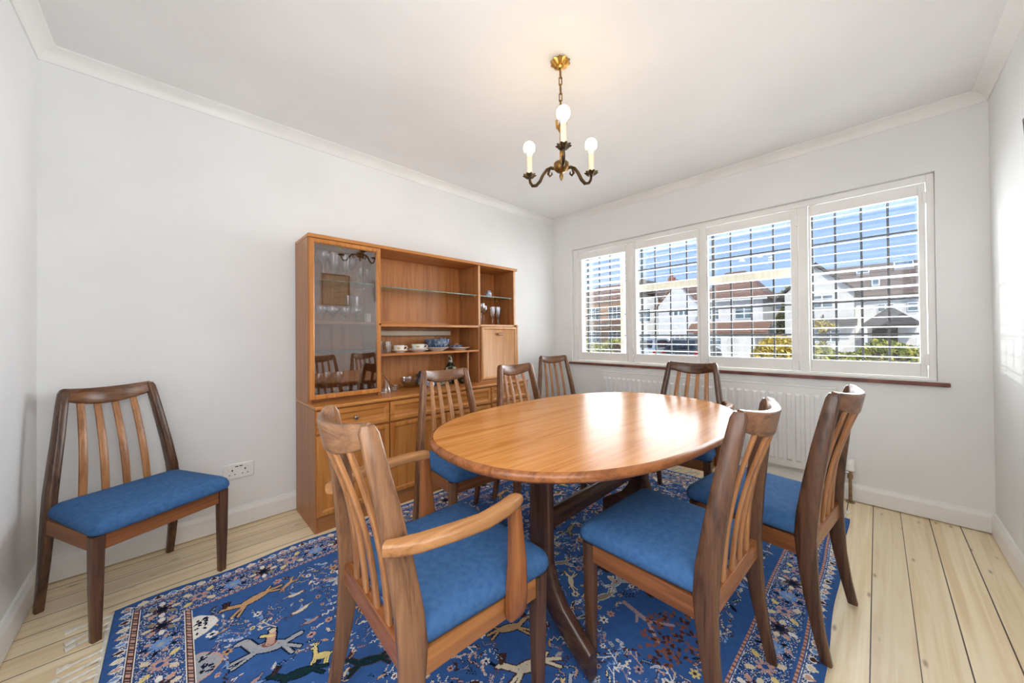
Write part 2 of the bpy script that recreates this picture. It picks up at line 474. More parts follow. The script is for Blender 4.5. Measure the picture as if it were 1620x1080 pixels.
# window: four leaded lights in cream frames
XG = XW + 0.155
lights = [(1.745, 2.30, True, 'a'), (1.085, 1.66, False, 'b'), (0.42, 1.02, False, 'b'), (-0.215, 0.355, False, 'c')]
for i, (y0, y1, inner, kind) in enumerate(lights):
    fr = MB()
    e0, e1 = y0 - 0.045, y1 + 0.045
    z0, z1 = WZ0, WZ1
    fw = 0.045
    fr.box(XG - 0.03, XG + 0.03, e0 + .005, e0 + fw, z0, z1); fr.box(XG - 0.03, XG + 0.03, e1 - fw, e1 - .005, z0, z1)
    fr.box(XG - 0.03, XG + 0.03, e0 + fw, e1 - fw, z0, z0 + 0.065); fr.box(XG - 0.03, XG + 0.03, e0 + fw, e1 - fw, z1 - 0.05, z1)
    if kind == 'b':
        fr.box(XG - 0.034, XG + 0.03, e0 + fw, e1 - fw, 1.527, 1.583)
        fr.box(XG - 0.045, XG - 0.034, (e0 + e1) / 2 - 0.012, (e0 + e1) / 2 + 0.012, 1.548, 1.562)
    if kind == 'a':
        fr.box(XG - 0.025, XG + 0.028, y0 + 0.06, y0 + 0.095, z0 + .065, z1 - .05)
    win = struct('window_%d' % (i + 1), fr, UPVC, None, 0.004)
    MB().box(XG + 0.004, XG + 0.008, y0, y1, z0 + 0.06, z1 - 0.045).build('glass_pane', PANE, win)
    ld = MB()
    nv = {'a': 3, 'b': 3, 'c': 4}[kind]
    ys = [2.244, 2.098, 1.968, 1.836] if kind == 'a' else [y1 - 0.045, y1 - 0.178, y1 - 0.322, y1 - 0.468] if kind == 'b' else [0.325, 0.196, 0.066, -0.058]
    for k, yv in enumerate(ys):
        w = 0.011 if (k == 0) else 0.006
        ld.box(XG - 0.002, XG + 0.0035, yv - w, yv + w, z0 + 0.065, z1 - 0.05)
    for zv in ((1.738, 1.314, 1.090) if kind != 'a' else (1.73, 1.31, 1.09)):
        ld.box(XG - 0.0025, XG + 0.003, y0 + .002, y1 - .002, zv - 0.006, zv + 0.006)
    ld.build('lead_grid', LEAD, win)

# plantation shutters in front of it
XS = XW + 0.030          # room side face of the shutters
sf = MB()
sf.box(XS, XS + 0.05, WY0 + 0.001, -0.214, WZ0 + .001, WZ1 - .001)
sf.box(XS, XS + 0.05, 2.300, WY1 - 0.001, WZ0 + .001, WZ1 - .001)
sf.box(XS, XS + 0.05, -0.214, 2.300, WZ0 + .001, 0.826)
sf.box(XS, XS + 0.05, -0.214, 2.300, 2.000, WZ1 - .001)
for yp in (0.360, 1.020, 1.682):
    sf.box(XS + 0.004, XS + 0.046, yp - 0.026, yp + 0.026, 0.826, 2.000)
struct('trim_6', sf, SHUT, None, 0.003)['label'] = 'white fixed frame holding the four shutters in the window recess'
panels = [
    # y0 (right), y1 (left), louvre y0, y1, label, tilts of the 16 louvres from bottom to top in degrees
    (1.712, 2.296, 1.735, 2.250, 'leftmost plantation shutter, the narrowest looking, upper louvres tilted and half closed', [2] * 9 + [10, 20, 24, 24, 24, 24, 24]),
    (1.050, 1.652, 1.070, 1.622, 'second plantation shutter from the left, over a white gabled house', [1] * 9 + [3, 4, 4, 4, 4, 4, 4]),
    (0.390, 0.990, 0.431, 0.985 - 0.002, 'third plantation shutter from the left, over the house with the red tiled roof', [1] * 9 + [6, 8, 8, 8, 8, 8, 8]),
    (-0.210, 0.330, -0.182, 0.318, 'rightmost and largest looking plantation shutter, over a long brown roof', [2, 2, 2, 2, 3, 5, 9, 12, 13, 11, 2, 1, 1, 1, 1, 1]),
]
for (y0, y1, l0, l1, lab, tilts) in panels:
    p = thing('plantation_shutter', 'white ' + lab, 'shutter', (XS + 0.025, (y0 + y1) / 2, 0.83), 0, 'window shutter panels')
    cy = (y0 + y1) / 2
    f = MB()
    zb, zt, lb, lt = 0.0, 1.166, 0.083, 1.095
    f.box(-0.016, 0.016, y0 - cy, l0 - cy, zb, zt); f.box(-0.016, 0.016, l1 - cy, y1 - cy, zb, zt)
    f.box(-0.016, 0.016, l0 - cy, l1 - cy, zb, lb); f.box(-0.016, 0.016, l0 - cy, l1 - cy, lt, zt)
    f.build('panel_frame', SHUT, p, 0.003)
    lv = MB(); pitch = (lt - lb) / 16
    for k in range(16):
        zc = lb + pitch * (k + 0.5)
        a = math.radians(tilts[k]) - math.atan((0.83 + zc - CAM_Z) / 3.3)      # all slats are set nearly level with the line of sight
        prof = []
        for t in range(14):
            th = 2 * PI * t / 14
            u, w = 0.030 * math.cos(th), 0.0029 * math.sin(th)
            prof.append((u * math.cos(a) + w * math.sin(a), zc - u * math.sin(a) + w * math.cos(a)))
        lv.rings([[(q[0], l0 - cy + 0.002, q[1]) for q in prof], [(q[0], l1 - cy - 0.002, q[1]) for q in prof]])
    lv.build('louvers', SHUT, p)
    ye = (y0 - cy) if y0 < 1.0 else (y1 - cy)
    for zz in (0.07, 1.04):
        MB().box(-0.024, -0.0165, ye - 0.011, ye + 0.011, zz, zz + 0.07).build('hinge', SHUT, p, 0.002)

# radiator
rad = thing('radiator', 'white ribbed panel radiator under the window', 'radiator', (XW - 0.045, 1.068, 0.154))
rb = MB()
zt = 0.570
pitch = 0.0505
nrib = 34
prof = []
y = -0.876
prof.append((-0.006, -0.877)); 
top = []
rows = []
for k in range(nrib):
    yc = -0.876 + 0.018 + pitch * (k + 0.5)
    rows.append(yc)
rb.box(-0.022, 0.022, -0.877, 0.877, 0, zt)
ribm = MB()
for yc in rows:
    o = [(yc - 0.017, 0.045), (yc + 0.017, 0.045), (yc + 0.017, zt - 0.045), (yc - 0.017, zt - 0.045)]
    i_ = [(yc - 0.010, 0.060), (yc + 0.010, 0.060), (yc + 0.010, zt - 0.060), (yc - 0.010, zt - 0.060)]
    ribm.poly([(-0.0215, a, b) for a, b in o] + [(-0.036, a, b) for a, b in i_],
              [(4, 5, 6, 7), (0, 1, 5, 4), (1, 2, 6, 5), (2, 3, 7, 6), (3, 0, 4, 7)])
rb.build('panel', ENAMEL, rad, 0.004)
ribm.build('ribs', ENAMEL, rad)
gr = MB(); gr.box(-0.024, 0.026, -0.879, 0.879, zt + .0005, zt + 0.012)
gr.build('top_grille', ENAMEL, rad, 0.003)
for yy in (-0.6, 0.6): MB().box(0.0225, 0.0445, yy - 0.02, yy + 0.02, 0.10, 0.45).build('wall_bracket', ENAMEL, rad)
vl = thing('radiator_valve', 'white thermostatic radiator valve on a copper pipe by the skirting', 'valve', (XW - 0.045, 0.130, 0.0))
MB().lathe([(0.0085, 0.0), (0.0085, 0.155), (0.014, 0.156), (0.014, 0.178), (0.011, 0.180), (0.011, 0.205)], n=16).build('pipe', COPPER, vl)
MB().lathe([(0.016, 0.205), (0.024, 0.212), (0.024, 0.246), (0.021, 0.248), (0.021, 0.274), (0.017, 0.280)], n=20).build('valve_head', PLASTIC, vl)
MB().tube([(0, 0.0, 0.192), (0, 0.058, 0.192)], 0.009, 12).build('coupling', CHROME, vl)
MB().lathe([(0.022, 0.0005), (0.022, 0.004), (0.012, 0.006)], n=20).build('floor_collar', COPPER, vl)

# double socket
sk = thing('double_socket', 'white double power socket low on the back wall beside the cabinet', 'socket', (0.290, YC, 0.325))
MB().box(-0.0735, 0.0735, -0.010, 0.0, -0.043, 0.043).build('face_plate', PLASTIC, sk, 0.004)
for sx in (-0.046, 0.046):
    MB().box(sx - 0.008, sx + 0.008, -0.0145, -0.0102, 0.014, 0.034).build('switch', PLASTIC, sk, 0.002)
for sx in (-0.030, 0.030):
    h = MB()
    h.box(sx - 0.003, sx + 0.003, -0.0108, -0.0101, 0.002, 0.012)
    h.box(sx - 0.015, sx - 0.009, -0.0108, -0.0101, -0.020, -0.0155); h.box(sx + 0.009, sx + 0.015, -0.0108, -0.0101, -0.020, -0.0155)
    h.build('pin_slots', BLACK, sk)
u = MB(); u.box(-0.017, -0.002, -0.0108, -0.0101, 0.024, 0.029); u.box(0.003, 0.018, -0.0108, -0.0101, 0.024, 0.029)
u.build('usb_ports', BLACK, sk)

# ================================================================ CHAIRS
def upright_points(s, arms=False):
    return [  # (x, y, z, width, depth)
        (0.212, -0.238, 0.000, 0.025, 0.030), (0.211, -0.219, 0.090, 0.026, 0.034), (0.209, -0.201, 0.200, 0.027, 0.043),
        (0.207, -0.191, 0.300, 0.028, 0.053), (0.203, -0.185, 0.390, 0.029, 0.061), (0.197, -0.190, 0.470, 0.030, 0.060),
        (0.183, -0.203, 0.580, 0.030, 0.054), (0.166, -0.221, 0.700, 0.029, 0.049), (0.151, -0.241, 0.810, 0.029, 0.043),
        (0.142, -0.251, 0.868, 0.029, 0.039), (0.139, -0.254, 0.884, 0.020, 0.028)]
def pad_outline(k=1.0, n=10):
    c = [(-0.232, 0.224), (0.232, 0.224), (0.214, -0.176), (-0.214, -0.176)]
    rad = [0.045, 0.045, 0.030, 0.030]
    pts = []
    for i in range(4):
        p = Vector(c[i]); a = (Vector(c[i - 1]) - p).normalized(); b = (Vector(c[(i + 1) % 4]) - p).normalized()
        r = rad[i]
        p0, p1 = p + a * r, p + b * r
        for t in range(n + 1):
            t /= n
            q = p0 * (1 - t) ** 2 + p * 2 * t * (1 - t) + p1 * t ** 2
            pts.append((q.x, q.y))
    cx, cy = 0, 0.02
    return [(cx + (x - cx) * k, cy + (y - cy) * k) for x, y in pts]

def make_chair(name, label, loc, rot, group, arms=False):
    t = thing(name, label, 'chair', loc, rot, group)
    WD = 'carver' if arms else 'chair'
    # upholstered seat pad
    mb = MB(); rr = []
    def ring(inset, z, dome=0):
        base = pad_outline(); kx = 1 - inset / 0.225; ky = 1 - inset / 0.206
        return [(x * kx, 0.02 + (y - 0.02) * ky, z) for x, y in base]
    for ins, z in ((0.020, 0.3835), (0.004, 0.390), (0.0, 0.402), (0.001, 0.416), (0.007, 0.430), (0.018, 0.440), (0.040, 0.447), (0.075, 0.452), (0.12, 0.455), (0.17, 0.457), (0.20, 0.4575)):
        rr.append(ring(ins, z))
    mb.rings(rr); mb.build('seat_pad', FABRIC, t, sharp=60)
    # legs
    for s in (-1, 1):
        mb = MB()
        mb.sweep([((s * x, y, z), (1, 0, 0), (0, 1, 0), w, d) for x, y, z, w, d in upright_points(s, arms)], 0.22)
        mb.build('rear_upright', wood(WD, 'z'), t, sharp=50)
        mb = MB()
        mb.sweep([((s * 0.207, 0.178, 0.0), (1, 0, 0), (0, 1, 0), 0.026, 0.028), ((s * 0.207, 0.180, 0.20), (1, 0, 0), (0, 1, 0), 0.034, 0.036),
                  ((s * 0.206, 0.182, 0.3832), (1, 0, 0), (0, 1, 0), 0.038, 0.040)], 0.15)
        mb.build('front_leg', wood('chair', 'z'), t)
        mb = MB(); mb.sweep([((s * 0.207, 0.162, 0.354), (1, 0, 0), (0, 0, 1), 0.022, 0.058), ((s * 0.205, -0.175, 0.354), (1, 0, 0), (0, 0, 1), 0.022, 0.058)], 0.1)
        mb.build('side_rail', wood('rail' if arms else 'raildark', 'y'), t)
    MB().box(-0.187, 0.187, 0.172, 0.194, 0.325, 0.383).build('front_rail', wood('rail' if arms else 'raildark', 'x'), t, 0.002)
    MB().box(-0.190, 0.190, -0.206, -0.184, 0.338, 0.398).build('back_rail', wood('rim', 'x'), t, 0.003)
    # curved top rail
    st = []
    N = 12
    bow = 0.042
    HWT = 0.141
    def bowy(x): return -0.250 - bow * (1 - (x / HWT) ** 2)
    for i in range(N + 1):
        x = -HWT + 2 * HWT * i / N
        k = 1 - (x / HWT) ** 2
        zt_ = 0.889 - 0.012 * k; zb_ = 0.836 - 0.034 * k
        slope = 2 * bow * x / HWT ** 2
        st.append(((x, bowy(x), (zt_ + zb_) / 2), Vector((-slope, 1, 0.22)), (0, -0.2, 1), 0.024, zt_ - zb_))
    MB().sweep(st, 0.28).build('top_rail', wood('carver' if arms else 'chairmid', 'x'), t, sharp=55)  # side chairs: window sheen put into a paler wood
    # back slats
    for xt, xb in ((-0.086, -0.108), (-0.029, -0.036), (0.029, 0.036), (0.086, 0.108)):
        st = []
        y1 = bowy(xt) + 0.003; z1 = 0.835 - 0.034 * (1 - (xt / HWT) ** 2)
        for i in range(11):
            q = i / 10
            z = 0.388 + (z1 + 0.006 - 0.388) * q
            y = -0.196 + (y1 + 0.196) * q + 0.018 * math.sin(PI * q)
            x = xb + (xt - xb) * q
            st.append(((x, y, z), (1, 0, 0), (0, 1, 0), 0.027 - 0.005 * abs(q - .35), 0.011))
        MB().sweep(st, 0.3).build('slat', wood('slat', 'z'), t, sharp=60)
    if arms:
        for s in (-1, 1):
            P = [(0.196, -0.240, 0.632, 0.028, 0.030), (0.212, -0.222, 0.634, 0.036, 0.030), (0.232, -0.180, 0.636, 0.043, 0.029), (0.252, -0.110, 0.640, 0.043, 0.028),
                 (0.259, -0.040, 0.639, 0.041, 0.029), (0.253, 0.025, 0.643, 0.039, 0.030), (0.241, 0.068, 0.644, 0.037, 0.031), (0.236, 0.084, 0.643, 0.030, 0.027)]
            st = []
            for i, (x, y, z, w, h_) in enumerate(P):
                a = Vector(P[max(i - 1, 0)][:3]); b = Vector(P[min(i + 1, len(P) - 1)][:3])
                d = (b - a); d.x *= s; d.z = 0; d.normalize()
                st.append(((s * x, y, z), (d.y, -d.x, 0), (0, 0, 1), w, h_))
            MB().sweep(st, 0.28).build('armrest', wood('arm', 'y'), t, sharp=55)
            st = [((s * 0.229, 0.076, 0.330), (1, 0, 0), (0, 1, 0), 0.022, 0.044), ((s * 0.233, 0.076, 0.350), (1, 0, 0), (0, 1, 0), 0.030, 0.056),
                  ((s * 0.236, 0.076, 0.400), (1, 0, 0), (0, 1, 0), 0.034, 0.056), ((s * 0.239, 0.076, 0.480), (1, 0, 0), (0, 1, 0), 0.032, 0.046),
                  ((s * 0.239, 0.072, 0.580), (1, 0, 0), (0, 1, 0), 0.028, 0.035), ((s * 0.238, 0.068, 0.632), (1, 0, 0), (0, 1, 0), 0.027, 0.032)]
            MB().sweep(st, 0.25).build('arm_post', wood('rim', 'z'), t, sharp=55)
    if arms: t.scale = (1.03, 1.08, 1.01)          # the carvers are a little larger all round
    return t

def rot_of(deg): return math.radians(deg - 90)
RZ = 0.0105
chA = make_chair('dining_chair', 'teak slat back chair with blue seat standing alone in the left corner by the socket', (-0.087, 2.248, 0), rot_of(-64.1), 'slat back dining chairs')
carver = make_chair('carver_chair', 'armchair with blue seat at the near left end of the table, back to the viewer', (0.594, 0.926, RZ), rot_of(-2.0), 'carver armchairs at the table ends', arms=True)
for loc, deg, lab in (
    ((1.231, 0.500, RZ), 87.5, 'nearer of the two blue seated chairs on the right hand side of the table'),
    ((1.791, 0.339, RZ), 83.5, 'farther of the two chairs on the right hand side, nearest the radiator valve'),
    ((1.203, 1.604, RZ), -94.0, 'chair with its back to the cupboard drawers, tucked under the left of the table'),
    ((1.755, 1.540, RZ), -93.0, 'chair behind the table in front of the drop flap cupboard end'),
    ((2.790, 2.130, 0.0), -115.0, 'chair standing in the far corner between the cupboard and the window')):
    c = copy_tree(chA)
    c.location = loc; c.rotation_euler = (0, 0, rot_of(deg)); c['label'] = lab
# the corner chair has its front feet on the rug and its back feet on the boards
c.location.z = 0.0062; c.rotation_euler.x = 0.025
c = copy_tree(carver)
c.location = (2.323, 0.880, RZ); c.rotation_euler = (0, 0, rot_of(183)); c['label'] = 'armchair with blue seat at the far end of the table in front of the radiator'

def retone(root, old, new):
    """how light falls on a chair"""
    for ch in root.children:
        for sl in ch.material_slots:
            if sl.material and sl.material.name.startswith('wood_%s_' % old):
                ax = sl.material.name[-1]
                sl.link = 'OBJECT'; sl.material = wood(new, ax)
for o in COL.objects:
    lab = o.get('label', '')
    if 'cupboard drawers' in lab or 'drop flap cupboard end' in lab or 'far corner' in lab: retone(o, 'chair', 'chairmid')  # paler brown carries the light on these chairs
    if 'far end of the table' in lab: retone(o, 'carver', 'chair')

# ================================================================ TABLE
tab = thing('dining_table', 'oval teak extending dining table in the middle of the blue rug', 'table', (1.468, 0.928, 0.0105), -0.047)
def superell(a, b, nn=2.41, N=120):
    o = []
    for k in range(N):
        t = 2 * PI * k / N; c, s = math.cos(t), math.sin(t)
        o.append((a * math.copysign(abs(c) ** (2 / nn), c), b * math.copysign(abs(s) ** (2 / nn), s)))
    return o
def el(a, b, z): return [(x, y, z) for x, y in superell(a, b)]
ZT = 0.7045
MB().rings([el(0.802, 0.510, ZT - 0.018), el(0.802, 0.510, ZT)]).build('tabletop', wood('tabletop', 'x'), tab)
A_, B_ = 0.802, 0.510
MB().rings([el(A_ + .0005, B_ + .0005, ZT), el(A_ + 0.006, B_ + 0.006, ZT - 0.001), el(A_ + 0.013, B_ + 0.013, ZT - 0.006), el(A_ + 0.016, B_ + 0.016, ZT - 0.014),
            el(A_ + 0.014, B_ + 0.014, ZT - 0.024), el(A_ + 0.006, B_ + 0.006, ZT - 0.031), el(A_ - 0.03, B_ - 0.03, ZT - 0.032), el(A_ - 0.03, B_ - 0.03, ZT - 0.0185), el(A_ + .0005, B_ + .0005, ZT - 0.0185)],
           closed=True).build('edge_band', wood('rim', 'x'), tab)
ur = MB()
for yy in (-0.20, 0.20): ur.box(-0.50, 0.50, yy - 0.016, yy + 0.016, ZT - 0.075, ZT - 0.0185)
ur.build('runner', wood('base', 'x'), tab, 0.003)
ca = math.cos(0.047); sa = math.sin(0.047)
def tl(x, y):      # world to table space
    dx, dy = x - 1.468, y - 0.928
    return (dx * math.cos(-0.047) + dy * math.sin(-0.047), -dx * math.sin(-0.047) + dy * math.cos(-0.047))
for (wx, wy, ylo, yhi) in ((0.965, 0.850, 0.625, 1.08), (1.915, 0.945, 0.71, 1.185)):
    lx, ly = tl(wx, wy)
    MB().sweep([((lx, ly, 0.20), (1, 0, 0), (0, 1, 0), 0.034, 0.10), ((lx, ly, 0.45), (1, 0, 0), (0, 1, 0), 0.034, 0.094), ((lx, ly, ZT - 0.033), (1, 0, 0), (0, 1, 0), 0.034, 0.094)], 0.2).build('pedestal', wood('base', 'z'), tab, sharp=50)
    for yt in (ylo, yhi):
        _, yl = tl(wx, yt)
        d = yl - ly; sg = 1 if d > 0 else -1; d = abs(d)
        # curved foot: sweeps out from the pedestal and ends in a blunt toe
        pts = [(0.002, 0.345), (0.006, 0.275), (0.030, 0.205), (0.082, 0.142), (d - 0.062, 0.084), (d - 0.006, 0.048)]
        th = [0.085, 0.088, 0.088, 0.080, 0.076, 0.086]
        st = []
        for i, (yy, zz) in enumerate(pts):
            a = Vector(pts[max(i - 1, 0)]); b = Vector(pts[min(i + 1, len(pts) - 1)])
            t = (b - a).normalized()
            nrm = Vector((0, -sg * t.y, t.x)) if False else Vector((0, sg * -t.y, t.x))
            if i == len(pts) - 1: nrm = Vector((0, 0.0, 1.0))
            st.append(((lx, ly + sg * yy, zz), (1, 0, 0), nrm, 0.040, th[i]))
        MB().sweep(st, 0.25).build('foot', wood('base', 'y'), tab, sharp=50)
    MB().box(lx - 0.03, lx + 0.03, ly - 0.24 if ly < -.03 else ly - 0.26, ly + 0.26, ZT - 0.0755, ZT - 0.0335).build('cross_bearer', wood('base', 'y'), tab, 0.003)
x0, y0 = tl(0.975, 0.895); x1, y1 = tl(1.905, 0.915)
MB().sweep([((x0, y0, 0.372), (0, 1, 0), (0, 0, 1), 0.032, 0.072), ((x1, y1, 0.372), (0, 1, 0), (0, 0, 1), 0.032, 0.072)], 0.2).build('stretcher', wood('base', 'x'), tab)

# ================================================================ CUPBOARD
CX0, CX1, CYF, CYB = 0.580, 2.300, 2.167, 2.590
X1, X2 = 1.012, 1.866
sb = thing('sideboard', 'long teak sideboard base with panelled drawers and doors, dresser top standing on it', 'sideboard', (0, 0, 0))
MB().box(CX0, CX0 + 0.018, CYF + 0.022, CYB, 0, 0.690).build('side_panel', wood('carcass', 'z'), sb, 0.001)
MB().box(CX1 - 0.018, CX1, CYF + 0.022, CYB, 0, 0.690).build('side_panel', wood('carcass', 'z'), sb, 0.001)
MB().box(CX0 - 0.002, CX1 + 0.002, CYF, CYB, 0.6905, 0.711).build('counter_top', wood('cabinet', 'x'), sb, 0.006, 3)
MB().box(CX0 + 0.0185, CX1 - 0.0185, CYF + 0.024, CYF + 0.042, 0.0, 0.690).build('carcass_front', wood('carcass', 'x'), sb)
MB().box(CX0 + 0.0185, CX1 - 0.0185, CYB - 0.012, CYB, 0.05, 0.690).build('back_panel', wood('backing', 'z'), sb)

def framed_front(name, x0, x1, z0, z1, parent, y=CYF + 0.002, fw=0.034, grain='x', mat='cabinet'):
    """moulded frame round a sunk panel; front face at y, 20 mm thick"""
    mb = MB()
    yb = y + 0.021
    def rect(i, yy): return [(x0 + i, yy, z0 + i), (x1 - i, yy, z0 + i), (x1 - i, yy, z1 - i), (x0 + i, yy, z1 - i)]
    mb.rings([rect(0, yb), rect(0, y + 0.006), rect(0.004, y + 0.001), rect(0.009, y), rect(fw - 0.012, y), rect(fw - 0.006, y + 0.003), rect(fw - 0.002, y + 0.009), rect(fw, y + 0.010)])
    return mb.build(name, wood(mat, grain), parent, sharp=30)
def knob(x, y, z, parent, r=0.014, mat=None, name='knob'):
    rot = Matrix.Rotation(PI / 2, 3, 'X')
    return MB().lathe([(0.006, 0.0), (0.006, 0.010), (r * .8, 0.012), (r, 0.018), (r * .92, 0.024), (r * .5, 0.028), (0.001, 0.029)], (x, y, z), 20, rot).build(name, mat or STEELKNOB, parent)
for (x0, x1, kn) in ((CX0 + .006, X1 - .003, (0.798,)), (X1 + .003, X2 - .003, (1.240, 1.669)), (X2 + .003, CX1 - .004, (2.100,))):
    d = framed_front('drawer', x0, x1, 0.556, 0.683, sb)
    for kx in kn: knob(kx, CYF + 0.0119, 0.621, d)
xm = (X1 + X2) / 2
for (x0, x1) in ((CX0 + .006, X1 - .003), (X1 + .003, xm - .002), (xm + .002, X2 - .003), (X2 + .003, CX1 - .004)):
    d = framed_front('door', x0, x1, 0.094, 0.545, sb, grain='z')
    knob((x0 + x1) / 2, CYF + 0.0119, 0.467, d, 0.010)

UYF, UYB = 2.313, 2.590
hu = thing('dresser_top', 'teak dresser top with glazed door, open shelves and drop flap on the sideboard', 'dresser top', (0, 0, 0))
B0 = 0.7115
MB().box(CX0, CX0 + 0.020, UYF, UYB, B0, 1.688).build('side_panel', wood('carcass', 'z'), hu, 0.001)
MB().box(CX1 - 0.036, CX1 - 0.016, UYF, UYB, B0, 1.688).build('side_panel', wood('carcass', 'z'), hu, 0.001)
MB().box(CX0 - 0.002, CX1, UYF - 0.018, UYB, 1.6885, 1.711).build('top_board', wood('cabinet', 'x'), hu, 0.004, 3)
MB().box(X1 - 0.014, X1 + 0.004, UYF + 0.004, UYB - .0105, B0, 1.688).build('divider', wood('carcass', 'z'), hu, 0.001)
MB().box(X2 - 0.014, X2 + 0.006, UYF, UYB - .0105, B0, 1.688).build('divider', wood('carcass', 'z'), hu, 0.001)
MB().box(CX0 + 0.0205, CX1 - 0.0365, UYB - 0.010, UYB, B0, 1.688).build('back_panel', wood('backing', 'z'), hu)
MB().box(CX0 + 0.0205, X1 - 0.0145, UYF + .022, UYB - .0105, B0, B0 + 0.022).build('bottom_board', wood('carcass', 'x'), hu)
MB().box(CX0 + 0.0205, X1 - 0.0145, UYF + .022, UYB - .0105, 1.180, 1.198).build('shelf', wood('carcass', 'x'), hu, 0.001)
MB().box(X1 + 0.0045, X2 - 0.0145, UYF, UYB - .0105, 1.168, 1.187).build('shelf', wood('cabinet', 'x'), hu, 0.002)
MB().box(X1 + 0.0045, X2 - 0.0145, UYF, UYB - .0105, 0.968, 0.984).build('shelf', wood('cabinet', 'x'), hu, 0.002)
MB().box(X1 + 0.0045, 1.72, UYB - 0.060, UYB - .0105, 1.1875, 1.212).build('shelf_ledge', wood('cabinet', 'x'), hu, 0.002)
st_ = MB().box(X1 + 0.0045, 1.72, UYB - 0.070, UYB - .0105, 1.105, 1.145).build('strip_lamp', STRIPLAMP, hu, 0.006)
st_['label'] = 'pale strip lamp below the middle shelf'
MB().box(1.776, 1.790, UYF + 0.05, UYF + 0.064, B0, 0.968).build('shelf_support', wood('bar', 'z'), hu, 0.002)  # pale post added in place of a highlight on the panel edge
for (a, b2, yf_, zz, nm) in ((CX0 + .0205, X1 - .0145, UYF + .03, 1.446, 'glass_shelf'), (CX0 + .0205, X1 - .0145, UYF + .03, 1.007, 'glass_shelf'), (X1 + .0045, X2 - .0145, UYF + .015, 1.436, 'glass_shelf'), (X2 + .0065, CX1 - .0365, UYF + .015, 1.436, 'glass_shelf')):
    gs = MB().box(a, b2, yf_, UYB - .011, zz, zz + 0.006).build(nm, SHELFGLASS, hu)
    rail = MB().box(a, b2, yf_ - 0.001, yf_ - 0.0001, zz, zz + 0.006).build('polished_edge', noisy('glass_edge', (84, 112, 104), (120, 150, 140), 20, 0.15), gs)
    pg = MB()
    for px in (a + 0.004, b2 - 0.004):
        for py in (yf_ + 0.03, UYB - 0.05):
            pg.lathe([(0.004, -0.011), (0.004, -0.0002)], (px, py, zz), 10)
    pg.build('shelf_peg', GILT, gs)
for lx0, lx1, ly in ((X1 - 0.014, X1 + 0.004, UYF + 0.004), (X2 - 0.014, X2 + 0.006, UYF), (CX1 - 0.036, CX1 - 0.016, UYF)):
    MB().box(lx0, lx1, ly - 0.0025, ly - 0.0001, 1.197 if lx0 > X1 else 1.188, 1.688).build('edge_lipping', wood('bar', 'z'), hu)
# glazed door
dr = MB()
x0, x1, z0, z1 = CX0 + .004, X1 - .001, B0 + 0.020, 1.685
yb, y = UYF - 0.0005, UYF - 0.022
def rect(i, yy): return [(x0 + i, yy, z0 + i), (x1 - i, yy, z0 + i), (x1 - i, yy, z1 - i), (x0 + i, yy, z1 - i)]
dr.rings([rect(0, yb), rect(0, y + 0.004), rect(0.004, y), rect(0.022, y), rect(0.028, y + 0.006), rect(0.028, yb)], closed=True)
gd = dr.build('glazed_door', wood('cabinet', 'z'), hu, sharp=30)
MB().box(x0 + 0.0282, x1 - 0.0282, UYF - 0.010, UYF - 0.006, z0 + 0.0282, z1 - 0.0282).build('smoked_pane', SMOKED, gd)
kn = MB().box(x1 - 0.014, x1 - 0.004, UYF - 0.032, UYF - 0.0222, 1.176, 1.188).build('door_catch', BRONZE, gd, 0.002)
# drop flap cupboard on the right
FX0, FX1 = X2 + 0.0065, CX1 - 0.010
MB().box(FX0, CX1 - 0.0365, UYF - .004, UYB - .0105, 1.178, 1.196).build('cupboard_top', wood('bar', 'x'), hu, 0.002)
MB().box(FX0, CX1 - 0.0365, UYF + .004, UYB - .0105, B0, 0.726).build('cupboard_floor', wood('bar', 'x'), hu)
MB().box(CX1 - 0.0158, CX1 - 0.002, UYF - .022, UYB, B0, 1.196).build('cupboard_side', wood('bar', 'z'), hu, 0.001)
fl = framed_front('drop_flap', FX0 + .002, CX1 - 0.018, 0.730, 1.176, hu, UYF - 0.022, 0.026, 'z', 'bar')
MB().box(2.046, 2.104, UYF - 0.034, UYF - 0.0126, 1.104, 1.124).build('flap_handle', wood('rim', 'x'), fl, 0.004)

# ---------------------------------------------------------------- glass and china
def goblet(r, hb, hs, foot, flare=0.9, n=20):
    """hollow bowl on a stem: radius, bowl height, stem height, foot radius"""
    out = [(foot, 0.0), (foot, 0.0015), (foot * .3, 0.004), (0.0034, 0.009), (0.003, hs * .6), (0.0045, hs)]
    for k in range(1, 9):
        q = k / 8
        out.append((r * math.sin(min(1, q * 1.25) * PI / 2) * (1 if q < .6 else 1 - (1 - flare) * (q - .6) / .4), hs + hb * q))
    inn = [(a - 0.0013, z) for a, z in out[-7:]][::-1]
    return out + inn + [(0.0005, hs + 0.003)]
def flute(r, hb, hs, foot):
    out = [(foot, 0.0), (foot, 0.0015), (foot * .3, 0.004), (0.0036, 0.010), (0.0034, hs * .7), (0.006, hs)]
    out += [(r * (0.45 + 0.55 * math.sin(q * PI / 2)), hs + hb * q) for q in (.12, .3, .5, .75, 1)]
    inn = [(a - 0.0013, z) for a, z in out[-5:]][::-1]
    return out + inn + [(0.0005, hs + 0.006)]
def tumbler(r, h):
    return [(r * .82, 0), (r * .86, 0.004), (r, h), (r - 0.0018, h), (r * .82 - .001, 0.010), (0.0005, 0.009)]
def glassware(name, prof, x, y, z, label, cat, group, mat=None, n=20):
    o = MB().lathe(prof, (0, 0, 0), n).build(name, mat or CRYSTAL, None, loc=(x, y, z), sharp=60)
    return tag(o, label, cat, group)
ZS = 1.4523
g1 = 'stemware on the top glass shelf behind the door'
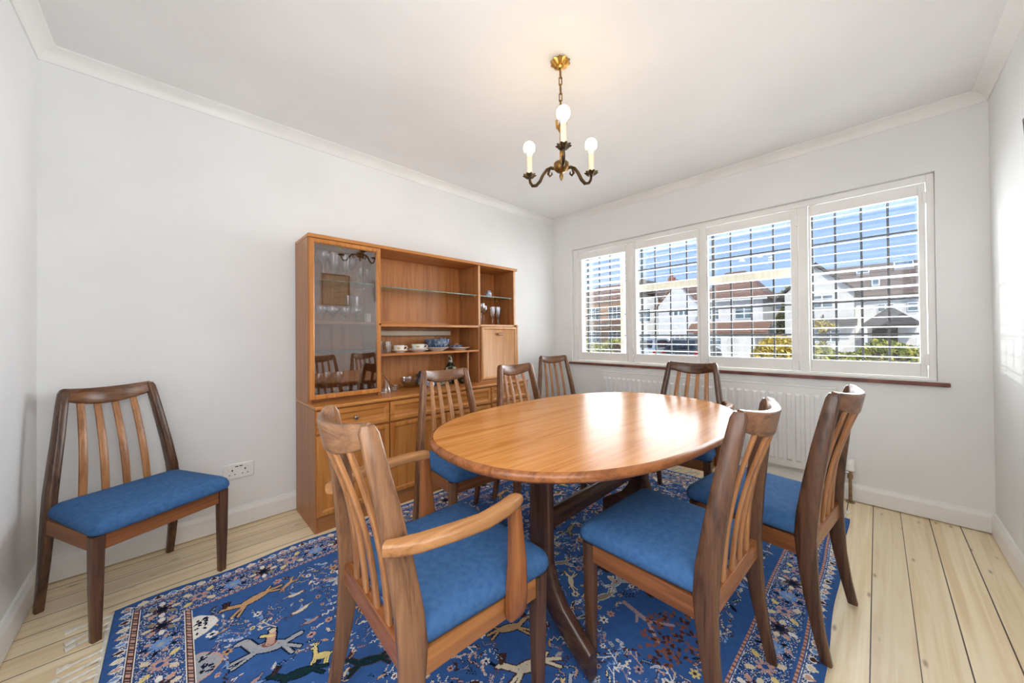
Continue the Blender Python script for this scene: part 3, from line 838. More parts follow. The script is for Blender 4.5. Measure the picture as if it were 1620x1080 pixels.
glassware('wine_glass', goblet(.040, .085, .095, .034), 0.652, 2.47, ZS, 'balloon wine glass at the left end of the top shelf behind the glazed door', 'glass', g1)
glassware('wine_glass', goblet(.040, .088, .098, .034), 0.690, 2.395, ZS, 'balloon wine glass in front, second from the left on the top shelf behind the door', 'glass', g1)
glassware('crystal_goblet', flute(.038, .120, .062, .032), 0.757, 2.420, ZS, 'tall cut crystal goblet above the left half of the reflected picture', 'glass', g1)
glassware('crystal_goblet', flute(.034, .118, .062, .032), 0.826, 2.415, ZS, 'tall cut crystal goblet right of the widest one on the top shelf', 'glass', g1)
glassware('wine_glass', goblet(.038, .082, .092, .034), 0.882, 2.470, ZS, 'balloon wine glass right of the crystal goblets on the top shelf', 'glass', g1)
glassware('sherry_glass', flute(.024, .062, .045, .026), 0.925, 2.410, ZS, 'small crystal sherry glass second from the right on the top shelf', 'glass', g1)
glassware('sherry_glass', flute(.024, .062, .045, .026), 0.970, 2.420, ZS, 'small crystal sherry glass at the right end of the top shelf', 'glass', g1)
ZS = 1.1984
g2 = 'glasses on the wooden shelf behind the door'
glassware('champagne_flute', flute(.026, .140, .065, .030), 0.645, 2.500, ZS, 'tall champagne flute at the back left of the wooden shelf behind the door', 'glass', g2)
for k, (x, w) in enumerate(((0.676, 'left of'), (0.744, 'second in'), (0.816, 'third in'), (0.893, 'right of'))):
    glassware('rummer_glass', goblet(.036, .075, .022, .030), x, 2.405, ZS,
              ['short round bowled glass at the left end of the row on the wooden shelf', 'short round bowled glass second in the row on the wooden shelf', 'short round bowled glass third in the row on the wooden shelf', 'short round bowled glass nearest the ivory block on the wooden shelf'][k], 'glass', g2)
glassware('champagne_flute', flute(.025, .125, .060, .028), 0.880, 2.520, ZS, 'left of two champagne flutes at the back of the wooden shelf', 'glass', g2)
glassware('champagne_flute', flute(.025, .125, .060, .028), 0.940, 2.520, ZS, 'right of two champagne flutes at the back of the wooden shelf', 'glass', g2)
tag(MB().box(-.016, .016, -.016, .016, 0, .058).build('ivory_block', IVORY, None, 0.002, loc=(0.966, 2.40, ZS)), 'small ivory block at the right end of the wooden shelf behind the door', 'ornament')
ZS = 0.7339
g3 = 'wine glasses at the bottom of the glazed cupboard'
glassware('wine_glass', goblet(.032, .090, .115, .032), 0.640, 2.470, ZS, 'tallest wine glass at the back left in the bottom of the glazed cupboard', 'glass', g3)
glassware('wine_glass', goblet(.034, .085, .062, .032), 0.656, 2.385, ZS, 'wine glass at the left of the front row in the bottom of the glazed cupboard', 'glass', g3)
glassware('wine_glass', goblet(.034, .085, .062, .032), 0.716, 2.440, ZS, 'middle wine glass in the bottom of the glazed cupboard', 'glass', g3)
glassware('wine_glass', goblet(.036, .085, .062, .033), 0.772, 2.395, ZS, 'right hand wine glass in the bottom of the glazed cupboard', 'glass', g3)
for k, x in enumerate((0.865, 0.915, 0.962)):
    glassware('shot_glass', tumbler(.018, .05), x, 2.47, ZS, ['left', 'middle', 'right'][k] + ' one of three tiny tumblers at the bottom right of the glazed cupboard', 'glass', g3)
# middle lower shelf
ZS = 0.9843
g4 = 'tumblers on the china shelf'
glassware('tumbler', tumbler(.034, .085), 1.075, 2.470, ZS, 'wide glass tumbler at the back left of the china shelf', 'glass', g4)
glassware('tumbler', tumbler(.022, .080), 1.128, 2.440, ZS, 'narrow glass tumbler beside the first teacup', 'glass', g4)
glassware('crystal_salt', [(.018, 0), (.020, .004), (.013, .010), (.024, .030), (.020, .032), (.001, .014)], 1.066, 2.375, ZS, 'little cut crystal salt dish in front of the wide tumbler', 'salt dish', None, n=12)
def saucer(name, r, x, y, z, label, mat=CHINA, group=None, depth=.016):
    return glassware(name, [(r * .5, 0), (r * .52, .003), (r * .8, depth * .6), (r, depth), (r * .99, depth + .002), (r * .78, depth * .6 + .003), (r * .5, .005), (.0005, .005)], x, y, z, label, 'saucer' if r < .1 else 'plate', group, mat, 32)
def cup(x, y, z, r, h, label, ang=0.0):
    c = thing('teacup', label, 'cup', (x, y, z), ang, 'white teacups')
    MB().lathe([(r * .62, 0), (r * .64, .004), (r * .9, h * .3), (r, h), (r - .002, h), (r * .86, h * .3), (r * .6, .006), (.0005, .006)], n=28).build('bowl', CHINA, c, sharp=60)
    MB().tube([(r * .93, 0, h * .82), (r + .014, 0, h * .88), (r + .020, 0, h * .62), (r + .012, 0, h * .36), (r * .90, 0, h * .30)], .0032, 8).build('handle', CHINA, c)
    MB().box(-.010, .010, -r * .985, -r * .955, h * .45, h * .70).build('gilt_sprig', GOLDLEAF, c)
    return c
saucer('saucer', .058, 1.205, 2.420, ZS, 'white saucer under the smaller teacup', group='white saucers on the china shelf')
cup(1.198, 2.420, ZS + .0054, .040, .046, 'smaller white teacup on its saucer beside the tumblers', -0.5)
saucer('saucer', .082, 1.352, 2.420, ZS, 'white tea plate under the larger teacup, lower of the two', group='white saucers on the china shelf')
saucer('saucer', .070, 1.352, 2.420, ZS + .0085, 'white saucer directly under the larger teacup', group='white saucers on the china shelf')
cup(1.352, 2.420, ZS + .0145, .050, .042, 'larger wide white teacup left of the blue bowl', -0.5)
saucer('dinner_plate', .098, 1.525, 2.430, ZS, 'white deep plate under the big blue and white bowl', group='white plates on the china shelf', depth=.026)
bl = glassware('china_bowl', [(.045, 0), (.047, .008), (.075, .030), (.098, .062), (.102, .086), (.099, .086), (.094, .062), (.070, .033), (.04, .012), (.0005, .011)], 1.530, 2.430, ZS + .0055, 'big blue and white ribbed bowl on a white plate', 'bowl', None, BLUECHINA, 36)
mg = thing('blue_jug', 'blue and white jug with a handle behind the big bowl', 'jug', (1.645, 2.534, ZS))
MB().lathe([(.030, 0), (.040, .02), (.042, .06), (.032, .085), (.034, .100), (.031, .100), (.030, .085), (.038, .06), (.0005, .01)], n=24).build('body', BLUECHINA, mg, sharp=60)
MB().tube([(.030, 0, .09), (.058, 0, .092), (.064, 0, .06), (.041, 0, .035)], .005, 8).build('handle', BLUECHINA, mg)
saucer('dinner_plate', .086, 1.742, 2.430, ZS, 'pale plate at the right end of the china shelf under the small blue bowl', group='white plates on the china shelf', depth=.020)
saucer('saucer', .062, 1.715, 2.430, ZS + .0055, 'white saucer between the pale plate and the small blue bowl', group='white saucers on the china shelf')
glassware('small_bowl', [(.028, 0), (.03, .005), (.052, .018), (.060, .030), (.057, .030), (.048, .019), (.0005, .008)], 1.700, 2.430, ZS + .0112, 'small shallow blue bowl on stacked saucers', 'bowl', None, BLUECHINA, 32)
glassware('brown_shell', [(.006, 0), (.018, .005), (.027, .018), (.026, .034), (.014, .046), (.0005, .050)], 1.712, 2.435, ZS + .0112 + .0082, 'round brown shell lying in the small blue bowl', 'shell', None, BROWNNUT, 18)
# counter
ZS = 0.7113
glassware('crystal_bell', [(.034, 0), (.036, .004), (.030, .030), (.020, .058), (.008, .074), (.006, .082), (.010, .090), (.0005, .098)], 1.075, 2.365, ZS, 'cut crystal bell at the front left of the sideboard top', 'bell', None, n=14)
tag(MB().box(-.016, .016, -.016, .016, 0, .030).build('crystal_block', CRYSTAL, None, .004, loc=(1.150, 2.405, ZS)), 'small crystal block right of the crystal bell', 'ornament')
ladle = thing('punch_ladle', 'silver ladle leaning up beside the crystal bell', 'ladle', (1.210, 2.480, ZS))
MB().lathe([(.014, 0), (.028, .010), (.034, .026), (.032, .026), (.026, .012), (.0005, .003)], n=20).build('cup', SILVER, ladle, sharp=60)
MB().tube([(-.030, -.01, .022), (-.09, -.05, .072), (-.150, -.09, .126), (-.176, -.108, .150)], [.003, .003, .0035, .007], 8).build('handle', SILVER, ladle)
glassware('cut_glass_bowl', [(.03, 0), (.036, .006), (.058, .035), (.066, .075), (.062, .075), (.052, .036), (.0005, .012)], 1.318, 2.490, ZS, 'cut glass bowl behind the ladle on the sideboard top', 'bowl', None, n=16)
glassware('crystal_bowl', [(.022, 0), (.034, .010), (.042, .035), (.038, .062), (.030, .070), (.026, .070), (.0005, .015)], 1.392, 2.420, ZS, 'round cut crystal bowl left of the dark blue jar', 'bowl', None, CRYSTAL, 12)
glassware('dark_jar', [(.03, 0), (.046, .02), (.054, .055), (.046, .085), (.026, .098), (.028, .112), (.0005, .114)], 1.440, 2.515, ZS, 'dark blue glazed jar behind the crystal bowl', 'jar', None, DARKBLUE)
glassware('ginger_jar', [(.022, 0), (.032, .02), (.034, .05), (.024, .072), (.018, .076), (.020, .086), (.0005, .090)], 1.437, 2.385, ZS, 'pale blue and white ginger jar seen between the chair slats', 'jar', None, PALEBLUE)
for k in range(3):
    saucer('side_plate', .085, 1.545, 2.455, ZS + k * .0075, ['lowest', 'middle', 'topmost'][k] + ' celadon plate of the stack on the sideboard top', CELADON, 'stacked celadon plates', .012)
glassware('figured_vase', [(.040, 0), (.046, .006), (.052, .04), (.058, .09), (.050, .125), (.026, .155), (.016, .180), (.017, .215), (.027, .230), (.023, .230), (.013, .2), (.0005, .19)], 1.668, 2.455, ZS, 'green and cream figured vase standing against the dresser back', 'vase', None, VASEGREEN, 28)
glassware('dark_bowl', [(.020, 0), (.024, .006), (.046, .030), (.050, .046), (.046, .046), (.0005, .012)], 1.722, 2.355, ZS, 'small dark green bowl right of the figured vase', 'bowl', None, VASEGREEN)
# right hand cell
glassware('ginger_jar', [(.018, 0), (.026, .016), (.028, .040), (.020, .055), (.017, .057), (.018, .066), (.0005, .068)], 2.085, 2.450, 1.4423, 'little blue and white jar alone on the right hand glass shelf', 'jar', None, PALEBLUE)
ZS = 1.1963
g5 = 'glasses above the drop flap'
glassware('wine_glass', goblet(.036, .085, .100, .034), 1.955, 2.400, ZS, 'tall wine glass leftmost of the glasses above the drop flap', 'glass', g5)
glassware('wine_glass', goblet(.034, .080, .090, .034), 2.030, 2.455, ZS, 'wine glass second from the left above the drop flap', 'glass', g5)
for k, (x, y) in enumerate(((2.100, 2.42), (2.165, 2.42), (2.215, 2.46))):
    glassware('champagne_flute', flute(.025, .105, .060, .028), x, y, ZS, ['left', 'middle', 'right'][k] + ' champagne flute of the three above the drop flap', 'glass', g5)

# ================================================================ CHANDELIER
HX, HY = 1.358, 1.050
ch = thing('chandelier', 'bronze three arm chandelier with lit candle bulbs hanging over the table', 'chandelier', (HX, HY, 0))
def petal_disc(r0, r1, n, z0, z1, zmid, amp):
    rr = []
    for (q, z) in ((0.15, zmid), (0.55, (zmid + z1) / 2), (1.0, z1), (0.97, z1 - .003), (0.55, (zmid + z0) / 2 - .004), (0.15, zmid - .006)):
        ring = []
        for k in range(n * 6):
            a = 2 * PI * k / (n * 6)
            rad = q * (r0 + (r1 - r0) * (0.5 + 0.5 * math.cos(n * a))) if q > .3 else q * r0
            ring.append((rad * math.cos(a), rad * math.sin(a), z))
        rr.append(ring)
    return rr
rose = MB()
rose.rings([[(x, y, z) for x, y, z in r] for r in petal_disc(.040, .050, 10, ZC - .02, ZC - .004, ZC - .020, 0)])
rose.lathe([(.001, ZC - .036), (.012, ZC - .034), (.018, ZC - .024), (.022, ZC - .010), (.040, ZC - .0005)], n=24)
rose.build('ceiling_rose', GILT, ch)
chn = MB()
z = ZC - .030
k = 0
while z > 2.150:
    L = 0.050 if k % 2 == 0 else 0.040
    a = (PI / 2) * (k % 2) + 0.4
    w = 0.009
    pts = []
    for t in range(16):
        th = 2 * PI * t / 16
        sx = w * math.copysign(abs(math.cos(th)) ** .8, math.cos(th)) * (1 if k % 2 == 0 else (1.0 - .35 * math.cos(2 * th)))
        pts.append((sx * math.cos(a), sx * math.sin(a), z - L / 2 + L / 2 * math.sin(th)))
    chn.tube(pts, .0028, 6, closed=True)
    z -= L - .006; k += 1
chn.build('chain', ANTIQUE, ch)
ZH = 1.905
stem = MB()
stem.lathe([(.001, ZH - .062), (.004, ZH - .058), (.008, ZH - .046), (.010, ZH - .036), (.006, ZH - .028), (.005, ZH - .022), (.022, ZH - .018), (.034, ZH - .006), (.036, ZH + .006), (.036, ZH + .022), (.032, ZH + .026), (.012, ZH + .028),
            (.007, ZH + .040), (.007, ZH + .090), (.011, ZH + .096), (.007, ZH + .104), (.006, ZH + .170), (.012, ZH + .180), (.016, ZH + .196), (.010, ZH + .212), (.004, ZH + .222), (.003, 2.165), (.001, 2.168)], n=20)
stem.build('stem', ANTIQUE, ch)
fin = MB()
for j in range(5):
    a = 2 * PI * j / 5 + .3
    fin.tube([(.008 * math.cos(a), .008 * math.sin(a), ZH + .190), (.022 * math.cos(a), .022 * math.sin(a), ZH + .202), (.026 * math.cos(a), .026 * math.sin(a), ZH + .222), (.018 * math.cos(a), .018 * math.sin(a), ZH + .228)], [.004, .006, .005, .002], 8)
fin.build('leaf_finial', GILT, ch)
base_ang = math.atan2(-HY, -HX) + math.radians(3.5)
for j in range(3):
    a = base_ang + j * 2 * PI / 3
    c_, s_ = math.cos(a), math.sin(a)
    def at_(r, z): return (r * c_, r * s_, z)
    pth = [(.030, ZH + .004), (.055, ZH + .016), (.078, ZH + .014), (.100, ZH - .006), (.118, ZH - .034), (.140, ZH - .050), (.162, ZH - .046), (.176, ZH - .026), (.180, ZH - .002)]
    arm = MB()
    arm.tube([at_(r, z) for r, z in pth], [.007, .008, .008, .008, .0085, .0085, .008, .007, .006], 10)
    arm.tube([at_(r, z) for r, z in ((.064, ZH + .012), (.072, ZH - .010), (.062, ZH - .024), (.050, ZH - .018), (.052, ZH - .008))], [.006, .006, .005, .004, .003], 8)
    ao = arm.build('arm', BRONZE, ch)
    pan = MB(); pan.rings([[(x + .180 * c_, y + .180 * s_, z) for x, y, z in r] for r in petal_disc(.024, .036, 9, ZH + .002, ZH + .014, ZH + .004, 0)])
    pan.build('drip_pan', BRONZE, ao, sharp=25)
    MB().lathe([(.0135, ZH + .008), (.0140, ZH + .02), (.0138, ZH + .098), (.0120, ZH + .103)], (.180 * c_, .180 * s_, 0), 20).build('candle_sleeve', SLEEVE, ao)
    MB().lathe([(.013, ZH + .1032), (.0135, ZH + .112), (.022, ZH + .130)], (.180 * c_, .180 * s_, 0), 24).build('bulb_collar', PLASTIC, ao)
    MB().lathe([(.022, ZH + .1302), (.0275, ZH + .140), (.0295, ZH + .152), (.0275, ZH + .166), (.020, ZH + .177), (.009, ZH + .182), (.0005, ZH + .1825)], (.180 * c_, .180 * s_, 0), 24).build('bulb', BULB, ao)

# ================================================================ PICTURES ON THE RIGHT WALL
def picture(name, label, x0, x1, z0, z1, frame, fw=0.010, depth=.018):
    p = thing(name, label, 'picture', ((x0 + x1) / 2, YR, (z0 + z1) / 2))
    w, h_ = (x1 - x0) / 2, (z1 - z0) / 2
    def rect(i, yy): return [(-w + i, yy, -h_ + i), (w - i, yy, -h_ + i), (w - i, yy, h_ - i), (-w + i, yy, h_ - i)]
    MB().rings([rect(0, .001), rect(0, depth), rect(fw, depth), rect(fw, .001)], closed=True).build('frame', frame, p)
    MB().box(-w + fw + .0003, w - fw - .0003, .002, .006, -h_ + fw + .0003, h_ - fw - .0003).build('sheet', PICTAN, p)
    sk_ = MB()
    r_ = random.Random(3)
    for k in range(26):
        cx, cz = r_.uniform(-w * .45, w * .45), r_.uniform(-h_ * .55, -h_ * .1) if k < 18 else r_.uniform(0, h_ * .4)
        sk_.box(cx, cx + r_.uniform(.01, .05), .0061, .0066, cz, cz + r_.uniform(.002, .008))
    sk_.build('drawing', SKETCH, p)
    return p
picture('framed_picture', 'tan drawing in gilt frame on the right wall, seen mirrored in the glazed door', 1.430, 1.781, 1.525, 1.938, PICFRAME)
pic = picture('framed_picture', 'dark framed picture whose edge shows at the right border of the photo', 2.140, 2.352, 1.600, 1.912, DARKFRAME, 0.014, .022)
pic.rotation_euler.x = -0.05; pic.location.y += 0.0105           # it hangs from a cord and leans a little forward

# ================================================================ RUG
def build_rug():
    NX, NY = 1008, 675
    LX, LY = 3.024, 2.024                     # 3 mm knots
    pal = dict(blue=(60, 98, 158), navy=(20, 28, 48), cream=(222, 210, 184), pink=(200, 160, 146), brown=(76, 50, 44), tan=(196, 158, 116), sky=(122, 158, 212),
               yellow=(224, 206, 138), teal=(24, 52, 56), grey=(168, 172, 180), rust=(140, 88, 74), white=(232, 230, 224), mauve=(176, 150, 152), royal=(48, 82, 142), olive=(142, 138, 116))
    names = list(pal); ID = {k: i for i, k in enumerate(names)}
    G = np.full((NY, NX), ID['blue'], np.uint8)
    xx = (np.arange(NX) + .5) * LX / NX; yy = (np.arange(NY) + .5) * LY / NY
    X, Y = np.meshgrid(xx, yy)
    def put(mask, sl, col): G[sl][mask] = ID[col]
    def win(x0, x1, y0, y1):
        a = max(0, int(y0 / LY * NY) - 1); b = min(NY, int(y1 / LY * NY) + 2); c = max(0, int(x0 / LX * NX) - 1); d = min(NX, int(x1 / LX * NX) + 2)
        return (slice(a, max(a, b)), slice(c, max(c, d)))
    def ell(cx, cy, rx, ry, rot, col):
        r = max(rx, ry); sl = win(cx - r, cx + r, cy - r, cy + r)
        dx, dy = X[sl] - cx, Y[sl] - cy; c, s = math.cos(rot), math.sin(rot)
        put(((dx * c + dy * s) / rx) ** 2 + ((-dx * s + dy * c) / ry) ** 2 <= 1, sl, col)
    def line(p, q, w, col):
        sl = win(min(p[0], q[0]) - w, max(p[0], q[0]) + w, min(p[1], q[1]) - w, max(p[1], q[1]) + w)
        dx, dy = q[0] - p[0], q[1] - p[1]; L2 = dx * dx + dy * dy + 1e-9
        t = np.clip(((X[sl] - p[0]) * dx + (Y[sl] - p[1]) * dy) / L2, 0, 1)
        put((X[sl] - p[0] - t * dx) ** 2 + (Y[sl] - p[1] - t * dy) ** 2 <= w * w, sl, col)
    def poly(pts, col):
        px = [p[0] for p in pts]; py = [p[1] for p in pts]; sl = win(min(px), max(px), min(py), max(py))
        inside = np.zeros(X[sl].shape, bool)
        for (x0, y0), (x1, y1) in zip(pts, pts[1:] + pts[:1]):
            c = ((y0 > Y[sl]) != (y1 > Y[sl]))
            with np.errstate(divide='ignore', invalid='ignore'):
                c &= X[sl] < (x1 - x0) * (Y[sl] - y0) / (y1 - y0 + 1e-12) + x0
            inside ^= c
        put(inside, sl, col)
    R = random.Random(11)
    class F:            # a local frame: strokes given in motif units
        def __init__(self, x, y, s, rot, fl=1): self.x, self.y, self.s, self.c, self.n, self.rot, self.fl = x, y, s, math.cos(rot), math.sin(rot), rot, fl
        def p(self, a, b):
            a *= self.fl; return (self.x + self.s * (a * self.c - b * self.n), self.y + self.s * (a * self.n + b * self.c))
        def e(self, a, b, rx, ry, r, col): q = self.p(a, b); ell(q[0], q[1], rx * self.s, ry * self.s, self.rot + r * self.fl, col)
        def l(self, a, b, c, d, w, col): line(self.p(a, b), self.p(c, d), w * self.s, col)
        def g(self, pts, col): poly([self.p(*q) for q in pts], col)
    def outl(fn, f, col, dark):
        for da, db in ((.05, 0), (-.05, 0), (0, .05), (0, -.05)):
            g = F(f.x, f.y, f.s, f.rot, f.fl); g.x += da * f.s; g.y += db * f.s
            fn(g, dark, dark)
        fn(f, col, None)
    def gazelle(f, col, over=None):
        f.e(0, 0, .55, .19, .12, col); f.l(.45, .08, .78, .38, .10, col); f.e(.88, .42, .17, .08, .1, col)
        f.l(.84, .46, .70, .78, .03, over or 'brown'); f.l(.78, .46, .58, .72, .03, over or 'brown')
        f.l(.40, -.05, .95, -.30, .05, col); f.l(.36, -.08, .82, -.48, .05, col)
        f.l(-.48, -.02, -.95, -.22, .06, col); f.l(-.44, -.06, -.80, -.46, .05, col); f.l(-.52, .06, -.70, .14, .04, col)
    def rider(f, col, over=None):
        f.e(0, 0, .5, .2, .1, col); f.l(.42, .1, .70, .42, .12, col); f.e(.84, .46, .18, .09, -.4, col)
        f.l(.38, -.1, .9, -.32, .05, col); f.l(.30, -.1, .75, -.5, .05, col); f.l(-.42, -.08, -.9, -.35, .05, col); f.l(-.40, -.1, -.72, -.5, .05, col); f.l(-.5, .05, -.8, .2, .08, col)
        f.e(.02, .12, .2, .12, 0, over or 'rust'); f.l(0, .15, .04, .5, .12, over or 'pink'); f.e(.06, .66, .1, .1, 0, over or 'cream'); f.l(.0, .42, .32, .52, .05, over or 'yellow')
    def stag(f, col, over=None):
        f.e(0, 0, .45, .22, 0, col); f.l(.36, .1, .52, .55, .1, col); f.e(.62, .6, .15, .08, -.2, col)
        for a in (-.36, -.24, .26, .38): f.l(a, -.1, a * 1.1, -.62, .05, col)
        for a, b in ((.40, .95), (.55, 1.0), (.72, .95)): f.l(.55, .64, a, b, .03, over or col)
        f.l(-.42, .08, -.56, .2, .05, col)
    def bird(f, col, over=None):
        f.e(0, 0, .42, .17, .25, col); f.e(.42, .2, .13, .12, 0, col); f.g([(-.2, .05), (-.5, .5), (.15, .15)], over or 'sky'); f.g([(-.3, -.05), (-.8, -.2), (-.3, .1)], col); f.l(.5, .2, .68, .16, .03, over or 'rust')
    def flower(f, c1, c2, c3=None, n=6):
        for k in range(n): f.e(.34 * math.cos(2 * PI * k / n), .34 * math.sin(2 * PI * k / n), .20, .14, 2 * PI * k / n * f.fl, c1)
        f.e(0, 0, .17, .17, 0, c2)
    def leafy(f, c1, c2):
        f.l(-.6, -.1, .6, .12, .025, c2)
        for k in range(7):
            a = -.5 + k * .17; sgn = 1 if k % 2 else -1
            f.e(a, sgn * .17, .15, .07, sgn * .7, c1)
    def bigleaf(f, c1, c2):
        f.g([(-.6, 0), (-.2, .22), (.3, .18), (.65, 0), (.3, -.18), (-.2, -.22)], c1)
        for k in range(5): f.l(-.4 + .2 * k, 0, -.3 + .2 * k, .12 if k % 2 else -.12, .025, c2)
        f.l(-.6, 0, .6, 0, .02, c2)
    def tree(f, c1, c2, n=70):
        f.l(0, -1, .05, -.25, .06, 'mauve'); f.l(.05, -.25, .4, .25, .045, 'mauve'); f.l(.05, -.25, -.35, .2, .045, 'mauve'); f.l(0, -.6, .28, -.42, .035, 'mauve')
        for k in range(n):
            a = R.uniform(0, 2 * PI); r = math.sqrt(R.random())
            f.e(.95 * r * math.cos(a), .35 + .75 * r * math.sin(a), .062, .036, R.uniform(0, 3), c1 if R.random() < .62 else c2)
    def cloud(f, c1, c2):
        for k in range(5):
            f.e(-.6 + k * .3, .1 * math.sin(k * 2), .24, .13, .2, c2)
        for k in range(5):
            f.e(-.6 + k * .3, .1 * math.sin(k * 2), .17, .08, .2, c1)
    def squig(f, c1, c2):
        p = None
        for k in range(10):
            q = (-.6 + .13 * k, .16 * math.sin(k * 1.5)); 
            if p: f.l(p[0], p[1], q[0], q[1], .05, c1)
            f.e(q[0], q[1] + .12, .05, .05, 0, c2); p = q
    def branch(f, c1, c2):
        f.l(-.7, -.3, .0, .0, .035, c1); f.l(0, 0, .6, .15, .03, c1); f.l(-.25, -.1, .1, .45, .03, c1); f.l(.2, .05, .45, -.3, .03, c1)
        for a, b in ((.6, .15), (.1, .45), (.45, -.3), (-.1, .3), (.35, .2), (.62, .0), (-.45, .0), (.25, .42), (.3, -.25)):
            f.e(a + R.uniform(-.06, .06), b + R.uniform(-.06, .06), .11, .06, R.uniform(0, 3), c2)
    # ---- field motifs, facing down the rug
    animals = [(gazelle, 'tan'), (rider, 'grey'), (stag, 'yellow'), (bird, 'cream'), (gazelle, 'teal'), (gazelle, 'cream'), (stag, 'brown'), (bird, 'mauve'), (gazelle, 'olive'), (rider, 'cream')]
    placed = []
    OC = np.zeros((int(LY * 125), int(LX * 125)), bool)          # 8 mm cells already covered by a motif
    def mark(x, y, r):
        OC[max(0, int((y - r) * 125)):int((y + r) * 125) + 1, max(0, int((x - r) * 125)):int((x + r) * 125) + 1] = True
    def free(x, y, r):
        if OC[max(0, int((y - r) * 125)):int((y + r) * 125) + 1, max(0, int((x - r) * 125)):int((x + r) * 125) + 1].any(): return False
        mark(x, y, r); placed.append(1); return True
    bx0, bx1, by0, by1 = .245, LX - .245, .245, LY - .245
    def draw(fn, col, x, y, s, rot, fl):
        f = F(x, y, s, rot, fl); outl(lambda g, c, o: fn(g, c, o), f, col, R.choice(['navy', 'brown', 'white', 'navy']))
    fixed = [(gazelle, 'tan', .41, 1.707, .100, .34, -1), (rider, 'grey', .41, 1.385, .115, -.40, -1), (stag, 'yellow', .535, 1.212, .062, -.55, -1), (bird, 'cream', .536, 1.607, .055, -.4, 1), (bird, 'cream', .536, 1.495, .060, .5, -1),
             (gazelle, 'teal', .46, 1.195, .085, -.2, -1), (gazelle, 'cream', 1.02, .68, .105, -.3, -1), (gazelle, 'tan', 1.07, .84, .085, -.6, 1)]
    for fn, col, x, y, s, rot, fl in fixed:
        mark(x, y, s * .75); draw(fn, col, x, y, s, rot, fl)
    for x, y, s, rot in ((.69, 1.56, .13, 1.4), (1.47, .45, .15, 3.0), (2.1, 1.2, .13, 1.9), (2.35, .62, .12, -.5), (1.5, 1.55, .12, 2.7), (1.25, 1.15, .12, .6)):
        if free(x, y, s * .9): tree(F(x, y, s, rot), 'rust' if rot > 2 else 'pink', 'brown', int(110 + s * 300))
    for k in range(500):
        x, y = R.uniform(bx0 + .06, bx1 - .06), R.uniform(by0 + .06, by1 - .06); s = R.uniform(.045, .080)
        if free(x, y, s * .62):
            fn, col = R.choice(animals); draw(fn, col, x, y, s, R.uniform(-.7, .7) + (PI if R.random() < .3 else 0), R.choice((1, -1)))
        if len(placed) > 100: break
    for k in range(30000):
        x, y = R.uniform(bx0 + .02, bx1 - .02), R.uniform(by0 + .02, by1 - .02); s = R.uniform(.016, .042)
        if not free(x, y, s * .33): continue
        f = F(x, y, s, R.uniform(0, 6.28), R.choice((1, -1))); q = R.random()
        if q < .12: branch(F(x, y, s * 1.5, f.rot, f.fl), R.choice(['cream', 'white', 'pink', 'mauve', 'white']), R.choice(['pink', 'rust', 'brown', 'sky', 'cream', 'white', 'navy']))
        elif q < .22: flower(f, R.choice(['cream', 'pink', 'yellow', 'white', 'mauve', 'tan']), R.choice(['rust', 'navy', 'brown']))
        elif q < .42: leafy(f, R.choice(['cream', 'white', 'sky', 'pink', 'navy', 'teal', 'brown', 'rust']), R.choice(['white', 'brown', 'cream']))
        elif q < .58: bigleaf(f, R.choice(['teal', 'brown', 'grey', 'cream', 'navy', 'tan']), R.choice(['pink', 'white', 'navy']))
        elif q < .70: cloud(f, R.choice(['sky', 'cream', 'grey', 'pink']), R.choice(['white', 'brown', 'navy']))
        elif q < .84: squig(f, R.choice(['white', 'brown', 'navy', 'cream']), R.choice(['navy', 'pink', 'white', 'sky']))
        else: outl(lambda g, c, o: bird(g, c, o), f, R.choice(['cream', 'pink', 'brown', 'sky', 'tan']), R.choice(['navy', 'white', 'brown']))
    # hillocks growing out of the end guard stripes
    for side in (0, 1):
        for k in range(7):
            y = .33 + k * .225; x = .222 if side == 0 else LX - .222; sg = 1 if side == 0 else -1
            c1, c2 = (('white', 'navy'), ('teal', 'pink'), ('grey', 'navy'))[k % 3]
            poly([(x, y - .070), (x + sg * .035, y - .058), (x + sg * .072, y - .018), (x + sg * .062, y + .024), (x + sg * .022, y + .066), (x, y + .070)], 'pink' if k % 2 else 'white')
            poly([(x, y - .063), (x + sg * .031, y - .051), (x + sg * .065, y - .015), (x + sg * .055, y + .021), (x + sg * .019, y + .059), (x, y + .063)], c1)
            for j in range(16):
                ell(x + sg * R.uniform(.006, .045), y + R.uniform(-.045, .045), .008, .004, R.uniform(0, 3), c2)
    # ---- borders
    D = np.minimum(np.minimum(X, LX - X), np.minimum(Y, LY - Y))
    along = np.where(np.minimum(X, LX - X) < np.minimum(Y, LY - Y), Y, X)
    bmask = D < .222
    G[bmask] = ID['blue']
    noise = np.random.default_rng(5).random(G.shape)
    # main border: sprinkled ground, then rosettes
    mb_ = (D > .075) & (D < .197)
    G[mb_ & (noise < .12)] = ID['white']; G[mb_ & (noise > .78)] = ID['navy']; G[mb_ & (noise > .93)] = ID['pink']; G[mb_ & (noise > .965)] = ID['brown']
    def along_border(step, d, fn):
        for side in range(4):
            L = LX if side < 2 else LY
            n = int(round((L - 2 * d) / step)); st = (L - 2 * d) / n
            for k in range(n + (1 if side < 2 else 0)):
                t = d + st * k
                x, y = ((t, d), (t, LY - d), (d, t), (LX - d, t))[side]
                if side >= 2 and k == 0: continue
                fn(k, x, y, side)
